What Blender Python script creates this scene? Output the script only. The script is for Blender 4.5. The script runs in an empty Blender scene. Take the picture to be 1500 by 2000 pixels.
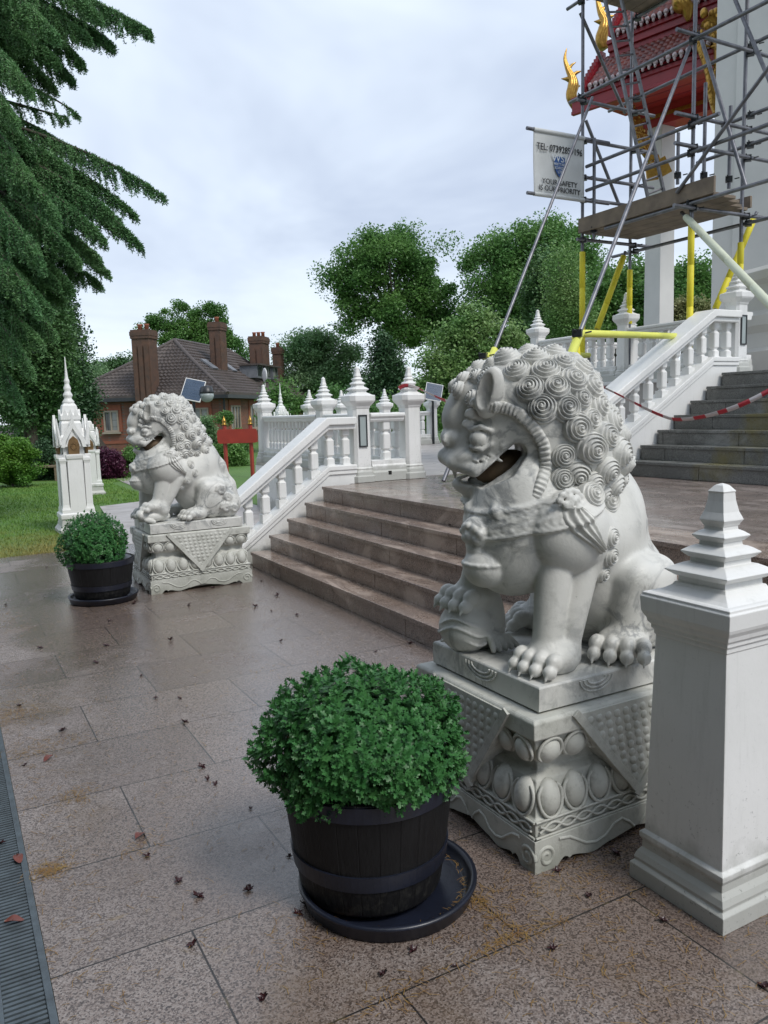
import bpy, bmesh, math, random
import numpy as np
from mathutils import Vector, Matrix, Euler

sc = bpy.context.scene
COL = sc.collection
rad = math.radians

# ------------------------------------------------------------------ camera
H = 1.65
_yaw, _p, _r = rad(28.84), rad(7.18), rad(-1.685)
FW = np.array([math.sin(_yaw) * math.cos(_p), math.cos(_yaw) * math.cos(_p), -math.sin(_p)])
RT = np.array([math.cos(_yaw), -math.sin(_yaw), 0.0])
UP = np.cross(RT, FW)
RT, UP = math.cos(_r) * RT + math.sin(_r) * UP, math.cos(_r) * UP - math.sin(_r) * RT
CAMO = np.array([0, 0, H])
cam_d = bpy.data.cameras.new('camera')
cam = bpy.data.objects.new('camera', cam_d)
COL.objects.link(cam)
cam_d.sensor_fit = 'VERTICAL'
cam_d.sensor_height = 36.0
cam_d.lens = 36.0 * 1550.0 / 2000.0
cam_d.clip_start = 0.05
cam_d.clip_end = 3000
cam.matrix_world = Matrix(((RT[0], UP[0], -FW[0], 0), (RT[1], UP[1], -FW[1], 0), (RT[2], UP[2], -FW[2], H), (0, 0, 0, 1)))
sc.camera = cam

# ------------------------------------------------------------------ sky and light
SUN_EL, SUN_AZ = rad(50), rad(163)          # azimuth clockwise from +Y: the sun stands behind the viewer, veiled by cloud
w = bpy.data.worlds.new('World')
sc.world = w
w.use_nodes = True
nt = w.node_tree
nt.nodes.clear()
wo = nt.nodes.new('ShaderNodeOutputWorld')
bg = nt.nodes.new('ShaderNodeBackground')
sky = nt.nodes.new('ShaderNodeTexSky')
sky.sky_type = 'NISHITA'
sky.sun_disc = False
sky.sun_elevation = SUN_EL
sky.sun_rotation = SUN_AZ
tc = nt.nodes.new('ShaderNodeTexCoord')
sep = nt.nodes.new('ShaderNodeSeparateXYZ')
nt.links.new(tc.outputs['Generated'], sep.inputs[0])
def wmath(op, a, b=None):
    n = nt.nodes.new('ShaderNodeMath'); n.operation = op
    for i, v in enumerate((a, b)):
        if v is None: continue
        if isinstance(v, (int, float)): n.inputs[i].default_value = v
        else: nt.links.new(v, n.inputs[i])
    return n.outputs[0]
zz = wmath('ADD', wmath('MAXIMUM', sep.outputs[2], 0.0), 0.22)
cmb = nt.nodes.new('ShaderNodeCombineXYZ')
nt.links.new(wmath('DIVIDE', sep.outputs[0], zz), cmb.inputs[0])
nt.links.new(wmath('DIVIDE', sep.outputs[1], zz), cmb.inputs[1])
nz = nt.nodes.new('ShaderNodeTexNoise')
nz.inputs['Scale'].default_value = 0.85
nz.inputs['Detail'].default_value = 5.0
nz.inputs['Roughness'].default_value = 0.56
nz.inputs['Distortion'].default_value = 0.4
nt.links.new(cmb.outputs[0], nz.inputs['Vector'])
ramp = nt.nodes.new('ShaderNodeValToRGB')
ramp.color_ramp.elements[0].position = 0.34
ramp.color_ramp.elements[0].color = (0.37, 0.43, 0.555, 1)
ramp.color_ramp.elements[1].position = 0.60
ramp.color_ramp.elements[1].color = (0.68, 0.755, 0.85, 1)
nt.links.new(nz.outputs['Fac'], ramp.inputs[0])
hz = nt.nodes.new('ShaderNodeMix'); hz.data_type = 'RGBA'      # the cloud base is thinner towards the horizon
nt.links.new(wmath('POWER', wmath('SUBTRACT', 1.0, wmath('MAXIMUM', sep.outputs[2], 0.0)), 6.0), hz.inputs[0])
nt.links.new(ramp.outputs[0], hz.inputs[6])
hz.inputs[7].default_value = (0.66, 0.725, 0.80, 1)
scl = nt.nodes.new('ShaderNodeVectorMath'); scl.operation = 'SCALE'
scl.inputs['Scale'].default_value = 10.0
nt.links.new(hz.outputs[2], scl.inputs[0])
mx = nt.nodes.new('ShaderNodeMix'); mx.data_type = 'RGBA'
mx.inputs[0].default_value = 0.9
nt.links.new(sky.outputs[0], mx.inputs[6])
nt.links.new(scl.outputs[0], mx.inputs[7])
nt.links.new(mx.outputs[2], bg.inputs[0])
bg.inputs[1].default_value = 0.1
nt.links.new(bg.outputs[0], wo.inputs[0])

sd = bpy.data.lights.new('sun', 'SUN')
sd.energy = 1.5
sd.angle = rad(16)
sd.color = (1.0, 0.96, 0.9)
sun = bpy.data.objects.new('sun', sd)
COL.objects.link(sun)
_sv = Vector((math.sin(SUN_AZ) * math.cos(SUN_EL), math.cos(SUN_AZ) * math.cos(SUN_EL), math.sin(SUN_EL)))
sun.rotation_euler = _sv.to_track_quat('Z', 'Y').to_euler()
sun.location = (0, -5, 30)

sc.view_settings.view_transform = 'Standard'
sc.view_settings.look = 'None'
sc.view_settings.exposure = 0.56
sc.view_settings.gamma = 1.0
sc.view_settings.use_curve_mapping = False
sc.cycles.max_bounces = 6
sc.cycles.use_denoising = True
# ------------------------------------------------------------------ helpers
random.seed(7)
RNG = np.random.default_rng(7)

def atd(x, y, D):
    """a point of the place, D metres in front of the lens, in the direction of photograph pixel x, y"""
    return CAMO + (FW + RT * (x - 750) / 1550.0 + UP * (1000 - y) / 1550.0) * D

class MB:
    """collects shapes into one mesh"""
    def __init__(s): s.v = []; s.f = []; s.sm = []
    def add(s, V, F, smooth=False):
        o = len(s.v); s.v.extend([tuple(p) for p in V])
        for f in F: s.f.append(tuple(i + o for i in f)); s.sm.append(smooth)
        return s
    def box(s, x0, x1, y0, y1, z0, z1):
        V = [(x0,y0,z0),(x1,y0,z0),(x1,y1,z0),(x0,y1,z0),(x0,y0,z1),(x1,y0,z1),(x1,y1,z1),(x0,y1,z1)]
        return s.add(V, [(0,3,2,1),(4,5,6,7),(0,1,5,4),(1,2,6,5),(2,3,7,6),(3,0,4,7)])
    def obox(s, c, ax, h):
        c = np.array(c, float); ax = [np.array(a, float) for a in ax]
        V = []
        for sz in (-1, 1):
            for sx, sy in ((-1,-1),(1,-1),(1,1),(-1,1)):
                V.append(c + ax[0]*sx*h[0] + ax[1]*sy*h[1] + ax[2]*sz*h[2])
        return s.add(V, [(0,3,2,1),(4,5,6,7),(0,1,5,4),(1,2,6,5),(2,3,7,6),(3,0,4,7)])
    def beam(s, p, q, wd, hh, up=(0,0,1)):
        p = np.array(p, float); q = np.array(q, float); d = q - p; L = np.linalg.norm(d); d /= L
        u = np.array(up, float); sd_ = np.cross(d, u); sd_ /= np.linalg.norm(sd_); u = np.cross(sd_, d)
        return s.obox((p+q)/2, (d, sd_, u), (L/2, wd/2, hh/2))
    def tube(s, path, r, n=10, caps=True, smooth=True):
        P = [np.array(p, float) for p in path]
        if not hasattr(r, '__len__'): r = [r]*len(P)
        V = []; F = []; prev = None
        for i, p in enumerate(P):
            t = P[min(i+1, len(P)-1)] - P[max(i-1, 0)]; t /= (np.linalg.norm(t) + 1e-12)
            if prev is None:
                a = np.array([0,0,1.]) if abs(t[2]) < .9 else np.array([1.,0,0])
                u = np.cross(t, a)
            else: u = prev - t*(prev@t)
            u /= (np.linalg.norm(u) + 1e-12); prev = u; w_ = np.cross(t, u)
            for k in range(n):
                a = 2*math.pi*k/n
                V.append(p + (u*math.cos(a) + w_*math.sin(a))*r[i])
        for i in range(len(P)-1):
            for k in range(n):
                F.append((i*n+k, i*n+(k+1)%n, (i+1)*n+(k+1)%n, (i+1)*n+k))
        s.add(V, F, smooth)
        if caps:
            s.add(V[:n], [tuple(range(n-1,-1,-1))]); s.add(V[-n:], [tuple(range(n))])
        return s
    def lathe(s, prof, c=(0,0,0), n=24, smooth=True, sx=1., sy=1.):
        V = []; F = []
        for r, z in prof:
            for k in range(n):
                a = 2*math.pi*k/n
                V.append((c[0]+r*sx*math.cos(a), c[1]+r*sy*math.sin(a), c[2]+z))
        for i in range(len(prof)-1):
            for k in range(n): F.append((i*n+k, i*n+(k+1)%n, (i+1)*n+(k+1)%n, (i+1)*n+k))
        F.append(tuple(range(n-1,-1,-1))); F.append(tuple((len(prof)-1)*n+k for k in range(n)))
        return s.add(V, F, smooth)
    def sq(s, prof, c=(0,0,0), rz=0., chamf=0.):
        """square (or chamfered square) sections stacked: prof = (half x, half y, z)"""
        V = []; F = []; co, si = math.cos(rz), math.sin(rz)
        ring = None
        for hx, hy, z in prof:
            if chamf:
                k = chamf*min(hx, hy)
                pts = [(-hx,-hy+k),(-hx+k,-hy),(hx-k,-hy),(hx,-hy+k),(hx,hy-k),(hx-k,hy),(-hx+k,hy),(-hx,hy-k)]
            else: pts = [(-hx,-hy),(hx,-hy),(hx,hy),(-hx,hy)]
            ring = len(pts)
            for x, y in pts: V.append((c[0]+x*co-y*si, c[1]+x*si+y*co, c[2]+z))
        for i in range(len(prof)-1):
            for k in range(ring): F.append((i*ring+k, i*ring+(k+1)%ring, (i+1)*ring+(k+1)%ring, (i+1)*ring+k))
        F.append(tuple(range(ring-1,-1,-1))); F.append(tuple((len(prof)-1)*ring+k for k in range(ring)))
        return s.add(V, F)
    def prism(s, poly, o, ux, uy, dn):
        """polygon (2-D) in the frame o, ux, uy, extruded along the vector dn"""
        o, ux, uy, dn = [np.array(a, float) for a in (o, ux, uy, dn)]
        A = [o + ux*x + uy*y for x, y in poly]; n = len(A)
        B = [p + dn for p in A]
        F = [(k, (k+1)%n, n+(k+1)%n, n+k) for k in range(n)]
        F += [tuple(range(n-1,-1,-1)), tuple(range(n, 2*n))]
        return s.add(A+B, F)
    def ell(s, c, r, n=12, m=8, rot=None):
        V = []; F = []
        R = np.eye(3) if rot is None else np.array(rot)
        c = np.array(c, float)
        for i in range(m+1):
            t = math.pi*i/m
            for k in range(n):
                a = 2*math.pi*k/n
                V.append(c + R @ np.array([r[0]*math.sin(t)*math.cos(a), r[1]*math.sin(t)*math.sin(a), r[2]*math.cos(t)]))
        for i in range(m):
            for k in range(n): F.append((i*n+k, (i+1)*n+k, (i+1)*n+(k+1)%n, i*n+(k+1)%n))
        return s.add(V, F, True)
    def quad(s, a, b, c, d): return s.add([a,b,c,d], [(0,1,2,3)])

def mesh_of(name, V, F, smooth=None):
    me = bpy.data.meshes.new(name)
    me.from_pydata([tuple(p) for p in V], [], F)
    if smooth is not None:
        me.polygons.foreach_set('use_smooth', np.array(smooth, bool))
    me.update()
    return me

def mesh_fast(name, V, F, smooth=False):
    """V (n,3), F (m,k) arrays with the same k corners in every face"""
    V = np.asarray(V, np.float32); F = np.asarray(F, np.int32); m, k = F.shape
    me = bpy.data.meshes.new(name)
    me.vertices.add(len(V)); me.vertices.foreach_set('co', V.ravel())
    me.loops.add(m*k); me.loops.foreach_set('vertex_index', F.ravel())
    me.polygons.add(m)
    me.polygons.foreach_set('loop_start', np.arange(0, m*k, k, dtype=np.int32))
    me.polygons.foreach_set('loop_total', np.full(m, k, np.int32))
    if smooth: me.polygons.foreach_set('use_smooth', np.ones(m, bool))
    me.update(calc_edges=True)
    return me

def tag(o, label=None, cat=None, group=None, kind=None):
    if label: o['label'] = label
    if cat: o['category'] = cat
    if group: o['group'] = group
    if kind: o['kind'] = kind
    return o

def thing(name, label, cat, loc=(0,0,0), group=None):
    o = bpy.data.objects.new(name, None); COL.objects.link(o)
    o.empty_display_size = .1
    o.location = tuple(float(c) for c in loc)
    return tag(o, label, cat, group)

def top_loc(o):
    while o.parent is not None: o = o.parent
    return np.array(o.location)

def clean(me):
    bm = bmesh.new(); bm.from_mesh(me)
    bmesh.ops.recalc_face_normals(bm, faces=bm.faces)
    bm.to_mesh(me); bm.free()

def part(name, mb, mt, parent, label=None, bevel=0., local=False):
    """one mesh under its thing (or under a part); vertices are given in world space unless local"""
    if isinstance(mb, MB):
        off = np.zeros(3) if local else top_loc(parent)
        me = mesh_of(name, np.array(mb.v) - off, mb.f, mb.sm)
        clean(me)
    else: me = mb
    o = bpy.data.objects.new(name, me); COL.objects.link(o)
    o.parent = parent
    if mt is not None: me.materials.append(mt)
    if label: o['label'] = label
    if bevel: bev(o, bevel)
    return o

def bev(o, wd, seg=2):
    m = o.modifiers.new('bevel', 'BEVEL'); m.width = wd; m.segments = seg; m.limit_method = 'ANGLE'; m.angle_limit = rad(35)
    m.harden_normals = False

def solo(name, mb, mt, label=None, cat=None, loc=(0,0,0), group=None, kind=None, bevel=0.):
    if isinstance(mb, MB):
        me = mesh_of(name, np.array(mb.v) - np.array(loc, float), mb.f, mb.sm); clean(me)
    else: me = mb
    o = bpy.data.objects.new(name, me); COL.objects.link(o)
    o.location = tuple(float(c) for c in loc)
    if mt is not None: me.materials.append(mt)
    if bevel: bev(o, bevel)
    return tag(o, label, cat, group, kind)

def copy_tree(o, parent=None):
    c = o.copy(); COL.objects.link(c); c.parent = parent
    for ch in list(o.children): copy_tree(ch, c)
    return c

def dup(o, loc, label=None, rz=None, scale=None):
    c = copy_tree(o); c.location = tuple(float(v) for v in loc)
    if rz is not None: c.rotation_euler = (0, 0, rz)
    if scale is not None: c.scale = (scale,)*3 if not hasattr(scale, '__len__') else scale
    if label: c['label'] = label
    return c

# ------------------------------------------------------------------ materials
class NT:
    def __init__(s, name):
        s.m = bpy.data.materials.new(name); s.m.use_nodes = True
        s.t = s.m.node_tree; s.b = s.t.nodes['Principled BSDF']
        s._co = None
    def n(s, typ, **kw):
        nd = s.t.nodes.new(typ)
        for k, v in kw.items(): setattr(nd, k, v)
        return nd
    def set(s, sock, v):
        if isinstance(v, bpy.types.NodeSocket): s.t.links.new(v, sock)
        elif isinstance(v, (tuple, list)) and len(v) == 3 and sock.type == 'RGBA': sock.default_value = (*v, 1)
        else: sock.default_value = v
    @property
    def co(s):
        if s._co is None: s._co = s.n('ShaderNodeTexCoord').outputs['Object']
        return s._co
    def map(s, scale=(1,1,1), rot=(0,0,0), loc=(0,0,0), co=None):
        m = s.n('ShaderNodeMapping'); s.set(m.inputs[0], co or s.co)
        m.inputs['Scale'].default_value = scale; m.inputs['Rotation'].default_value = rot; m.inputs['Location'].default_value = loc
        return m.outputs[0]
    def noise(s, scale, detail=4, rough=.55, co=None, dist=0., out='Fac'):
        nd = s.n('ShaderNodeTexNoise'); s.set(nd.inputs['Vector'], co or s.co)
        nd.inputs['Scale'].default_value = scale; nd.inputs['Detail'].default_value = detail
        nd.inputs['Roughness'].default_value = rough; nd.inputs['Distortion'].default_value = dist
        return nd.outputs[out]
    def voro(s, scale, co=None, out='Distance', feature='F1', rnd=1.):
        nd = s.n('ShaderNodeTexVoronoi', feature=feature); s.set(nd.inputs['Vector'], co or s.co)
        nd.inputs['Scale'].default_value = scale; nd.inputs['Randomness'].default_value = rnd
        return nd.outputs[out]
    def ramp(s, fac, *stops):
        r = s.n('ShaderNodeValToRGB'); s.set(r.inputs[0], fac); e = r.color_ramp.elements
        while len(e) < len(stops): e.new(.5)
        for el, (p, c) in zip(e, stops):
            el.position = p
            el.color = (*c, 1) if isinstance(c, (tuple, list)) else (c, c, c, 1)
        return r.outputs[0]
    def mix(s, fac, a, b, blend='MIX'):
        m = s.n('ShaderNodeMix', data_type='RGBA', blend_type=blend)
        s.set(m.inputs[0], fac); s.set(m.inputs[6], a); s.set(m.inputs[7], b)
        return m.outputs[2]
    def math(s, op, a, b=0., clamp=False):
        m = s.n('ShaderNodeMath', operation=op); m.use_clamp = clamp
        s.set(m.inputs[0], a); s.set(m.inputs[1], b)
        return m.outputs[0]
    def sep(s, co=None):
        d = s.n('ShaderNodeSeparateXYZ'); s.set(d.inputs[0], co or s.co); return d.outputs
    def bump(s, h, strength=.3, dist=.01, normal=None):
        b = s.n('ShaderNodeBump'); s.set(b.inputs['Height'], h)
        b.inputs['Strength'].default_value = strength; b.inputs['Distance'].default_value = dist
        if normal is not None: s.set(b.inputs['Normal'], normal)
        s.t.links.new(b.outputs[0], s.b.inputs['Normal']); return b.outputs[0]
    def out(s, col=None, rough=None, metal=None, spec=None):
        if col is not None: s.set(s.b.inputs['Base Color'], col)
        if rough is not None: s.set(s.b.inputs['Roughness'], rough)
        if metal is not None: s.set(s.b.inputs['Metallic'], metal)
        if spec is not None: s.set(s.b.inputs['Specular IOR Level'], spec)
        return s.m

def simple(name, c1, c2=None, scale=8., rough=.6, bump=0., bscale=None, metal=0., r2=None, detail=5):
    t = NT(name); c2 = c2 or tuple(v*.8 for v in c1)
    n_ = t.noise(scale, detail)
    col = t.mix(t.ramp(n_, (.3, 0.), (.7, 1.)), c1, c2)
    if bump: t.bump(t.noise(bscale or scale*6, 4), bump, .01)
    rg = rough if r2 is None else t.ramp(n_, (.3, rough), (.7, r2))
    return t.out(col, rg, metal)

def leafmat(name, c1, c2, c3=None, rough=.5, scale=1.2, trans=.36):
    """leaves: the hue wanders from clump to clump, a little light passes through"""
    t = NT(name)
    col = t.mix(t.ramp(t.noise(scale, 3), (.35, 0.), (.65, 1.)), c1, c2)
    if c3: col = t.mix(t.ramp(t.noise(scale*9, 2), (.5, 0.), (.75, .7)), col, c3)
    t.out(col, rough, spec=.35)
    tr = t.n('ShaderNodeBsdfTranslucent'); t.set(tr.inputs[0], col)
    mx_ = t.n('ShaderNodeMixShader'); mx_.inputs[0].default_value = trans
    t.t.links.new(t.b.outputs[0], mx_.inputs[1]); t.t.links.new(tr.outputs[0], mx_.inputs[2])
    t.t.links.new(mx_.outputs[0], t.t.nodes['Material Output'].inputs[0])
    return t.m

def mat_marble():
    t = NT('white_marble')
    co = t.co
    v = t.noise(3.2, 8, .6, dist=1.6)
    vein = t.ramp(v, (.44, 0.), (.495, 1.), (.505, 1.), (.56, 0.))
    vm = t.math('MULTIPLY', vein, t.ramp(t.noise(2.1, 3), (.42, 0.), (.66, .95)))
    base = t.mix(t.ramp(t.noise(5, 5), (.3, 0.), (.7, 1.)), (.66, .655, .62), (.565, .565, .53))
    col = t.mix(vm, base, (.24, .25, .25))
    blotch = t.math('MULTIPLY', t.ramp(t.noise(14, 7, .7, dist=.8), (.53, 0.), (.70, 1.)), t.ramp(t.noise(2.6, 2), (.44, 0.), (.60, .75)))
    col = t.mix(blotch, col, (.2, .205, .18))
    sp_ = t.math('MULTIPLY', t.ramp(t.noise(55, 6, .75), (.64, 0.), (.70, 1.)), .5)
    col = t.mix(sp_, col, (.16, .165, .15))
    t.bump(t.math('ADD', t.noise(90, 4), t.math('MULTIPLY', t.noise(22, 3), 1.2)), .2, .005)
    return t.out(col, t.ramp(t.noise(6, 4), (.3, .38), (.7, .6)))

def mat_carved():
    t = NT('weathered_carved_marble')
    base = t.mix(t.ramp(t.noise(6, 6), (.3, 0.), (.7, 1.)), (.60, .60, .555), (.46, .465, .42))
    z = t.sep()[2]
    low = t.ramp(t.math('ADD', z, t.math('MULTIPLY', t.noise(9, 5), .22)), (.08, 1.), (.30, 0.))
    col = t.mix(t.math('MULTIPLY', low, .55), base, (.20, .21, .165))
    col = t.mix(t.math('MULTIPLY', t.ramp(t.noise(16, 8, .7), (.52, 0.), (.72, 1.)), .55), col, (.15, .15, .125))
    t.bump(t.math('ADD', t.noise(70, 5), t.math('MULTIPLY', t.noise(18, 3), .6)), .25, .006)
    return t.out(col, .62)

def mat_paint():
    t = NT('white_masonry_paint')
    base = t.mix(t.ramp(t.noise(3, 5), (.3, 0.), (.7, 1.)), (.80, .80, .79), (.73, .735, .72))
    st = t.noise(5, 6, .65, co=t.map((6, 6, .7)))
    col = t.mix(t.math('MULTIPLY', t.ramp(st, (.54, 0.), (.74, 1.)), .22), base, (.40, .41, .38))
    zl_ = t.math('ADD', t.sep()[2], t.math('MULTIPLY', t.noise(7, 5, .65), -.28))
    low_ = t.math('MULTIPLY', t.ramp(zl_, (.0, 1.), (.10, 0.)), .55)
    col = t.mix(low_, col, (.22, .23, .19))
    sp = t.math('MULTIPLY', t.ramp(t.noise(60, 6, .75), (.60, 0.), (.68, 1.)), t.ramp(t.sep()[2], (.0, .9), (.6, .12)))
    col = t.mix(sp, col, (.12, .13, .11))
    t.bump(t.math('ADD', t.noise(45, 4), t.math('MULTIPLY', t.noise(7, 2), .8)), .10, .006)
    return t.out(col, .45)

def granite(t, pink=(.275, .226, .203), dark=(.034, .031, .032), pale=(.40, .358, .338), sc_=2.0):
    a = t.voro(95*sc_, out='Color'); s_ = t.n('ShaderNodeSeparateColor'); t.set(s_.inputs[0], a)
    col = t.ramp(s_.outputs[0], (.0, dark), (.30, tuple(v*.55 for v in pink)), (.42, pink), (.78, pale))
    cn = t.noise(60*sc_, 3)
    return t.mix(t.ramp(cn, (.35, 0.), (.65, .5)), col, tuple(v*.6 for v in pink))

def mat_paving():
    t = NT('wet_pink_granite_paving')
    xyz = t.sep()
    # running-bond slabs 0.885 x 0.59
    br = t.n('ShaderNodeTexBrick'); t.set(br.inputs['Vector'], t.map((1, 1, 1), loc=(-1.0125, -1.82 + .59*8, 0)))
    br.offset = .5; br.squash = 1
    br.inputs['Color1'].default_value = (0, 0, 0, 1); br.inputs['Color2'].default_value = (1, 1, 1, 1); br.inputs['Mortar'].default_value = (.5, .5, .5, 1)
    br.inputs['Scale'].default_value = 1.; br.inputs['Brick Width'].default_value = .885; br.inputs['Row Height'].default_value = .59
    br.inputs['Mortar Size'].default_value = .0035; br.inputs['Mortar Smooth'].default_value = .2
    joint = br.outputs['Fac']
    g = granite(t)
    g = t.mix(t.math('MULTIPLY', br.outputs['Color'], .45), g, (.12, .095, .088))
    # rain film: wide, patchy, drier towards the drain channel
    wet = t.math('ADD', t.noise(.9, 4, .55, dist=.6), t.math('MULTIPLY', t.noise(5, 5, .6), .22))
    dry = t.ramp(xyz[0], (.05, .22), (.75, .0))
    wet = t.math('SUBTRACT', wet, dry)
    wetm = t.ramp(wet, (.40, 0.), (.56, 1.))
    col = t.mix(t.math('MULTIPLY', wetm, .62), g, t.mix(1., g, (.61, .49, .41), 'MULTIPLY'))
    # tan and yellow pollen, algae
    tan_ = t.math('MULTIPLY', t.ramp(t.noise(1.7, 6, .65, dist=.8), (.55, 0.), (.72, 1.)), .42)
    col = t.mix(tan_, col, (.15, .095, .045))
    pol = t.math('MULTIPLY', t.ramp(t.noise(5.5, 8, .75, dist=1.2), (.60, 0.), (.70, 1.)), t.ramp(xyz[0], (.2, .6), (.9, .08)))
    col = t.mix(pol, col, (.26, .17, .04))
    jc = t.mix(t.ramp(t.noise(9, 5), (.58, 0.), (.72, 1.)), (.025, .022, .02), (.13, .095, .035))
    col = t.mix(joint, col, jc)
    h = t.math('ADD', t.noise(150, 3, .6), t.math('MULTIPLY', t.noise(45, 3), 1.1))
    h = t.math('SUBTRACT', h, t.math('MULTIPLY', joint, 2.2))
    t.bump(h, .42, .006)
    rg = t.mix(wetm, (.44,)*3, t.ramp(t.noise(24, 4), (.3, .10), (.7, .24)))
    t.set(t.b.inputs['Coat Weight'], t.math('MULTIPLY', t.ramp(wet, (.42, 0.), (.58, 1.)), .9))
    t.b.inputs['Coat IOR'].default_value = 1.33; t.b.inputs['Coat Roughness'].default_value = .14
    wb = t.n('ShaderNodeBump'); t.set(wb.inputs['Height'], t.noise(60, 3, .6)); wb.inputs['Strength'].default_value = .22; wb.inputs['Distance'].default_value = .01
    t.set(t.b.inputs['Coat Normal'], wb.outputs[0])
    return t.out(col, rg, spec=.6)

def mat_step(name, pink, dark, pale, moss=.0, wet=.5):
    t = NT(name)
    g = granite(t, pink, dark, pale)
    xyz = t.sep()
    st = t.noise(2.2, 7, .65, dist=.6, co=t.map((1, 1, 2.)))
    col = t.mix(t.math('MULTIPLY', t.ramp(st, (.42, 0.), (.70, 1.)), .6), g, tuple(v*.45 for v in pink))
    dryp = t.math('MULTIPLY', t.ramp(t.noise(1.9, 6, .65, dist=1.0, co=t.map((2.2, .8, 1))), (.53, 0.), (.63, 1.)), .65)
    col = t.mix(dryp, col, tuple(min(1, v*1.25) for v in pale))
    if moss:
        mm = t.math('MULTIPLY', t.ramp(t.noise(1.3, 6, .6, co=t.map((.3, 1, .6), loc=(3, 1.2, 0))), (.54, 0.), (.66, 1.)), moss)
        col = t.mix(mm, col, (.15, .125, .02))
    t.bump(t.noise(120, 4), .2, .005)
    t.set(t.b.inputs['Coat Weight'], t.math('MULTIPLY', t.ramp(t.noise(2.4, 4), (.38, .0), (.55, 1.)), wet))
    t.b.inputs['Coat IOR'].default_value = 1.33; t.b.inputs['Coat Roughness'].default_value = .12
    return t.out(col, t.ramp(t.noise(3.1, 5), (.35, .18), (.65, .42)))
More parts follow.
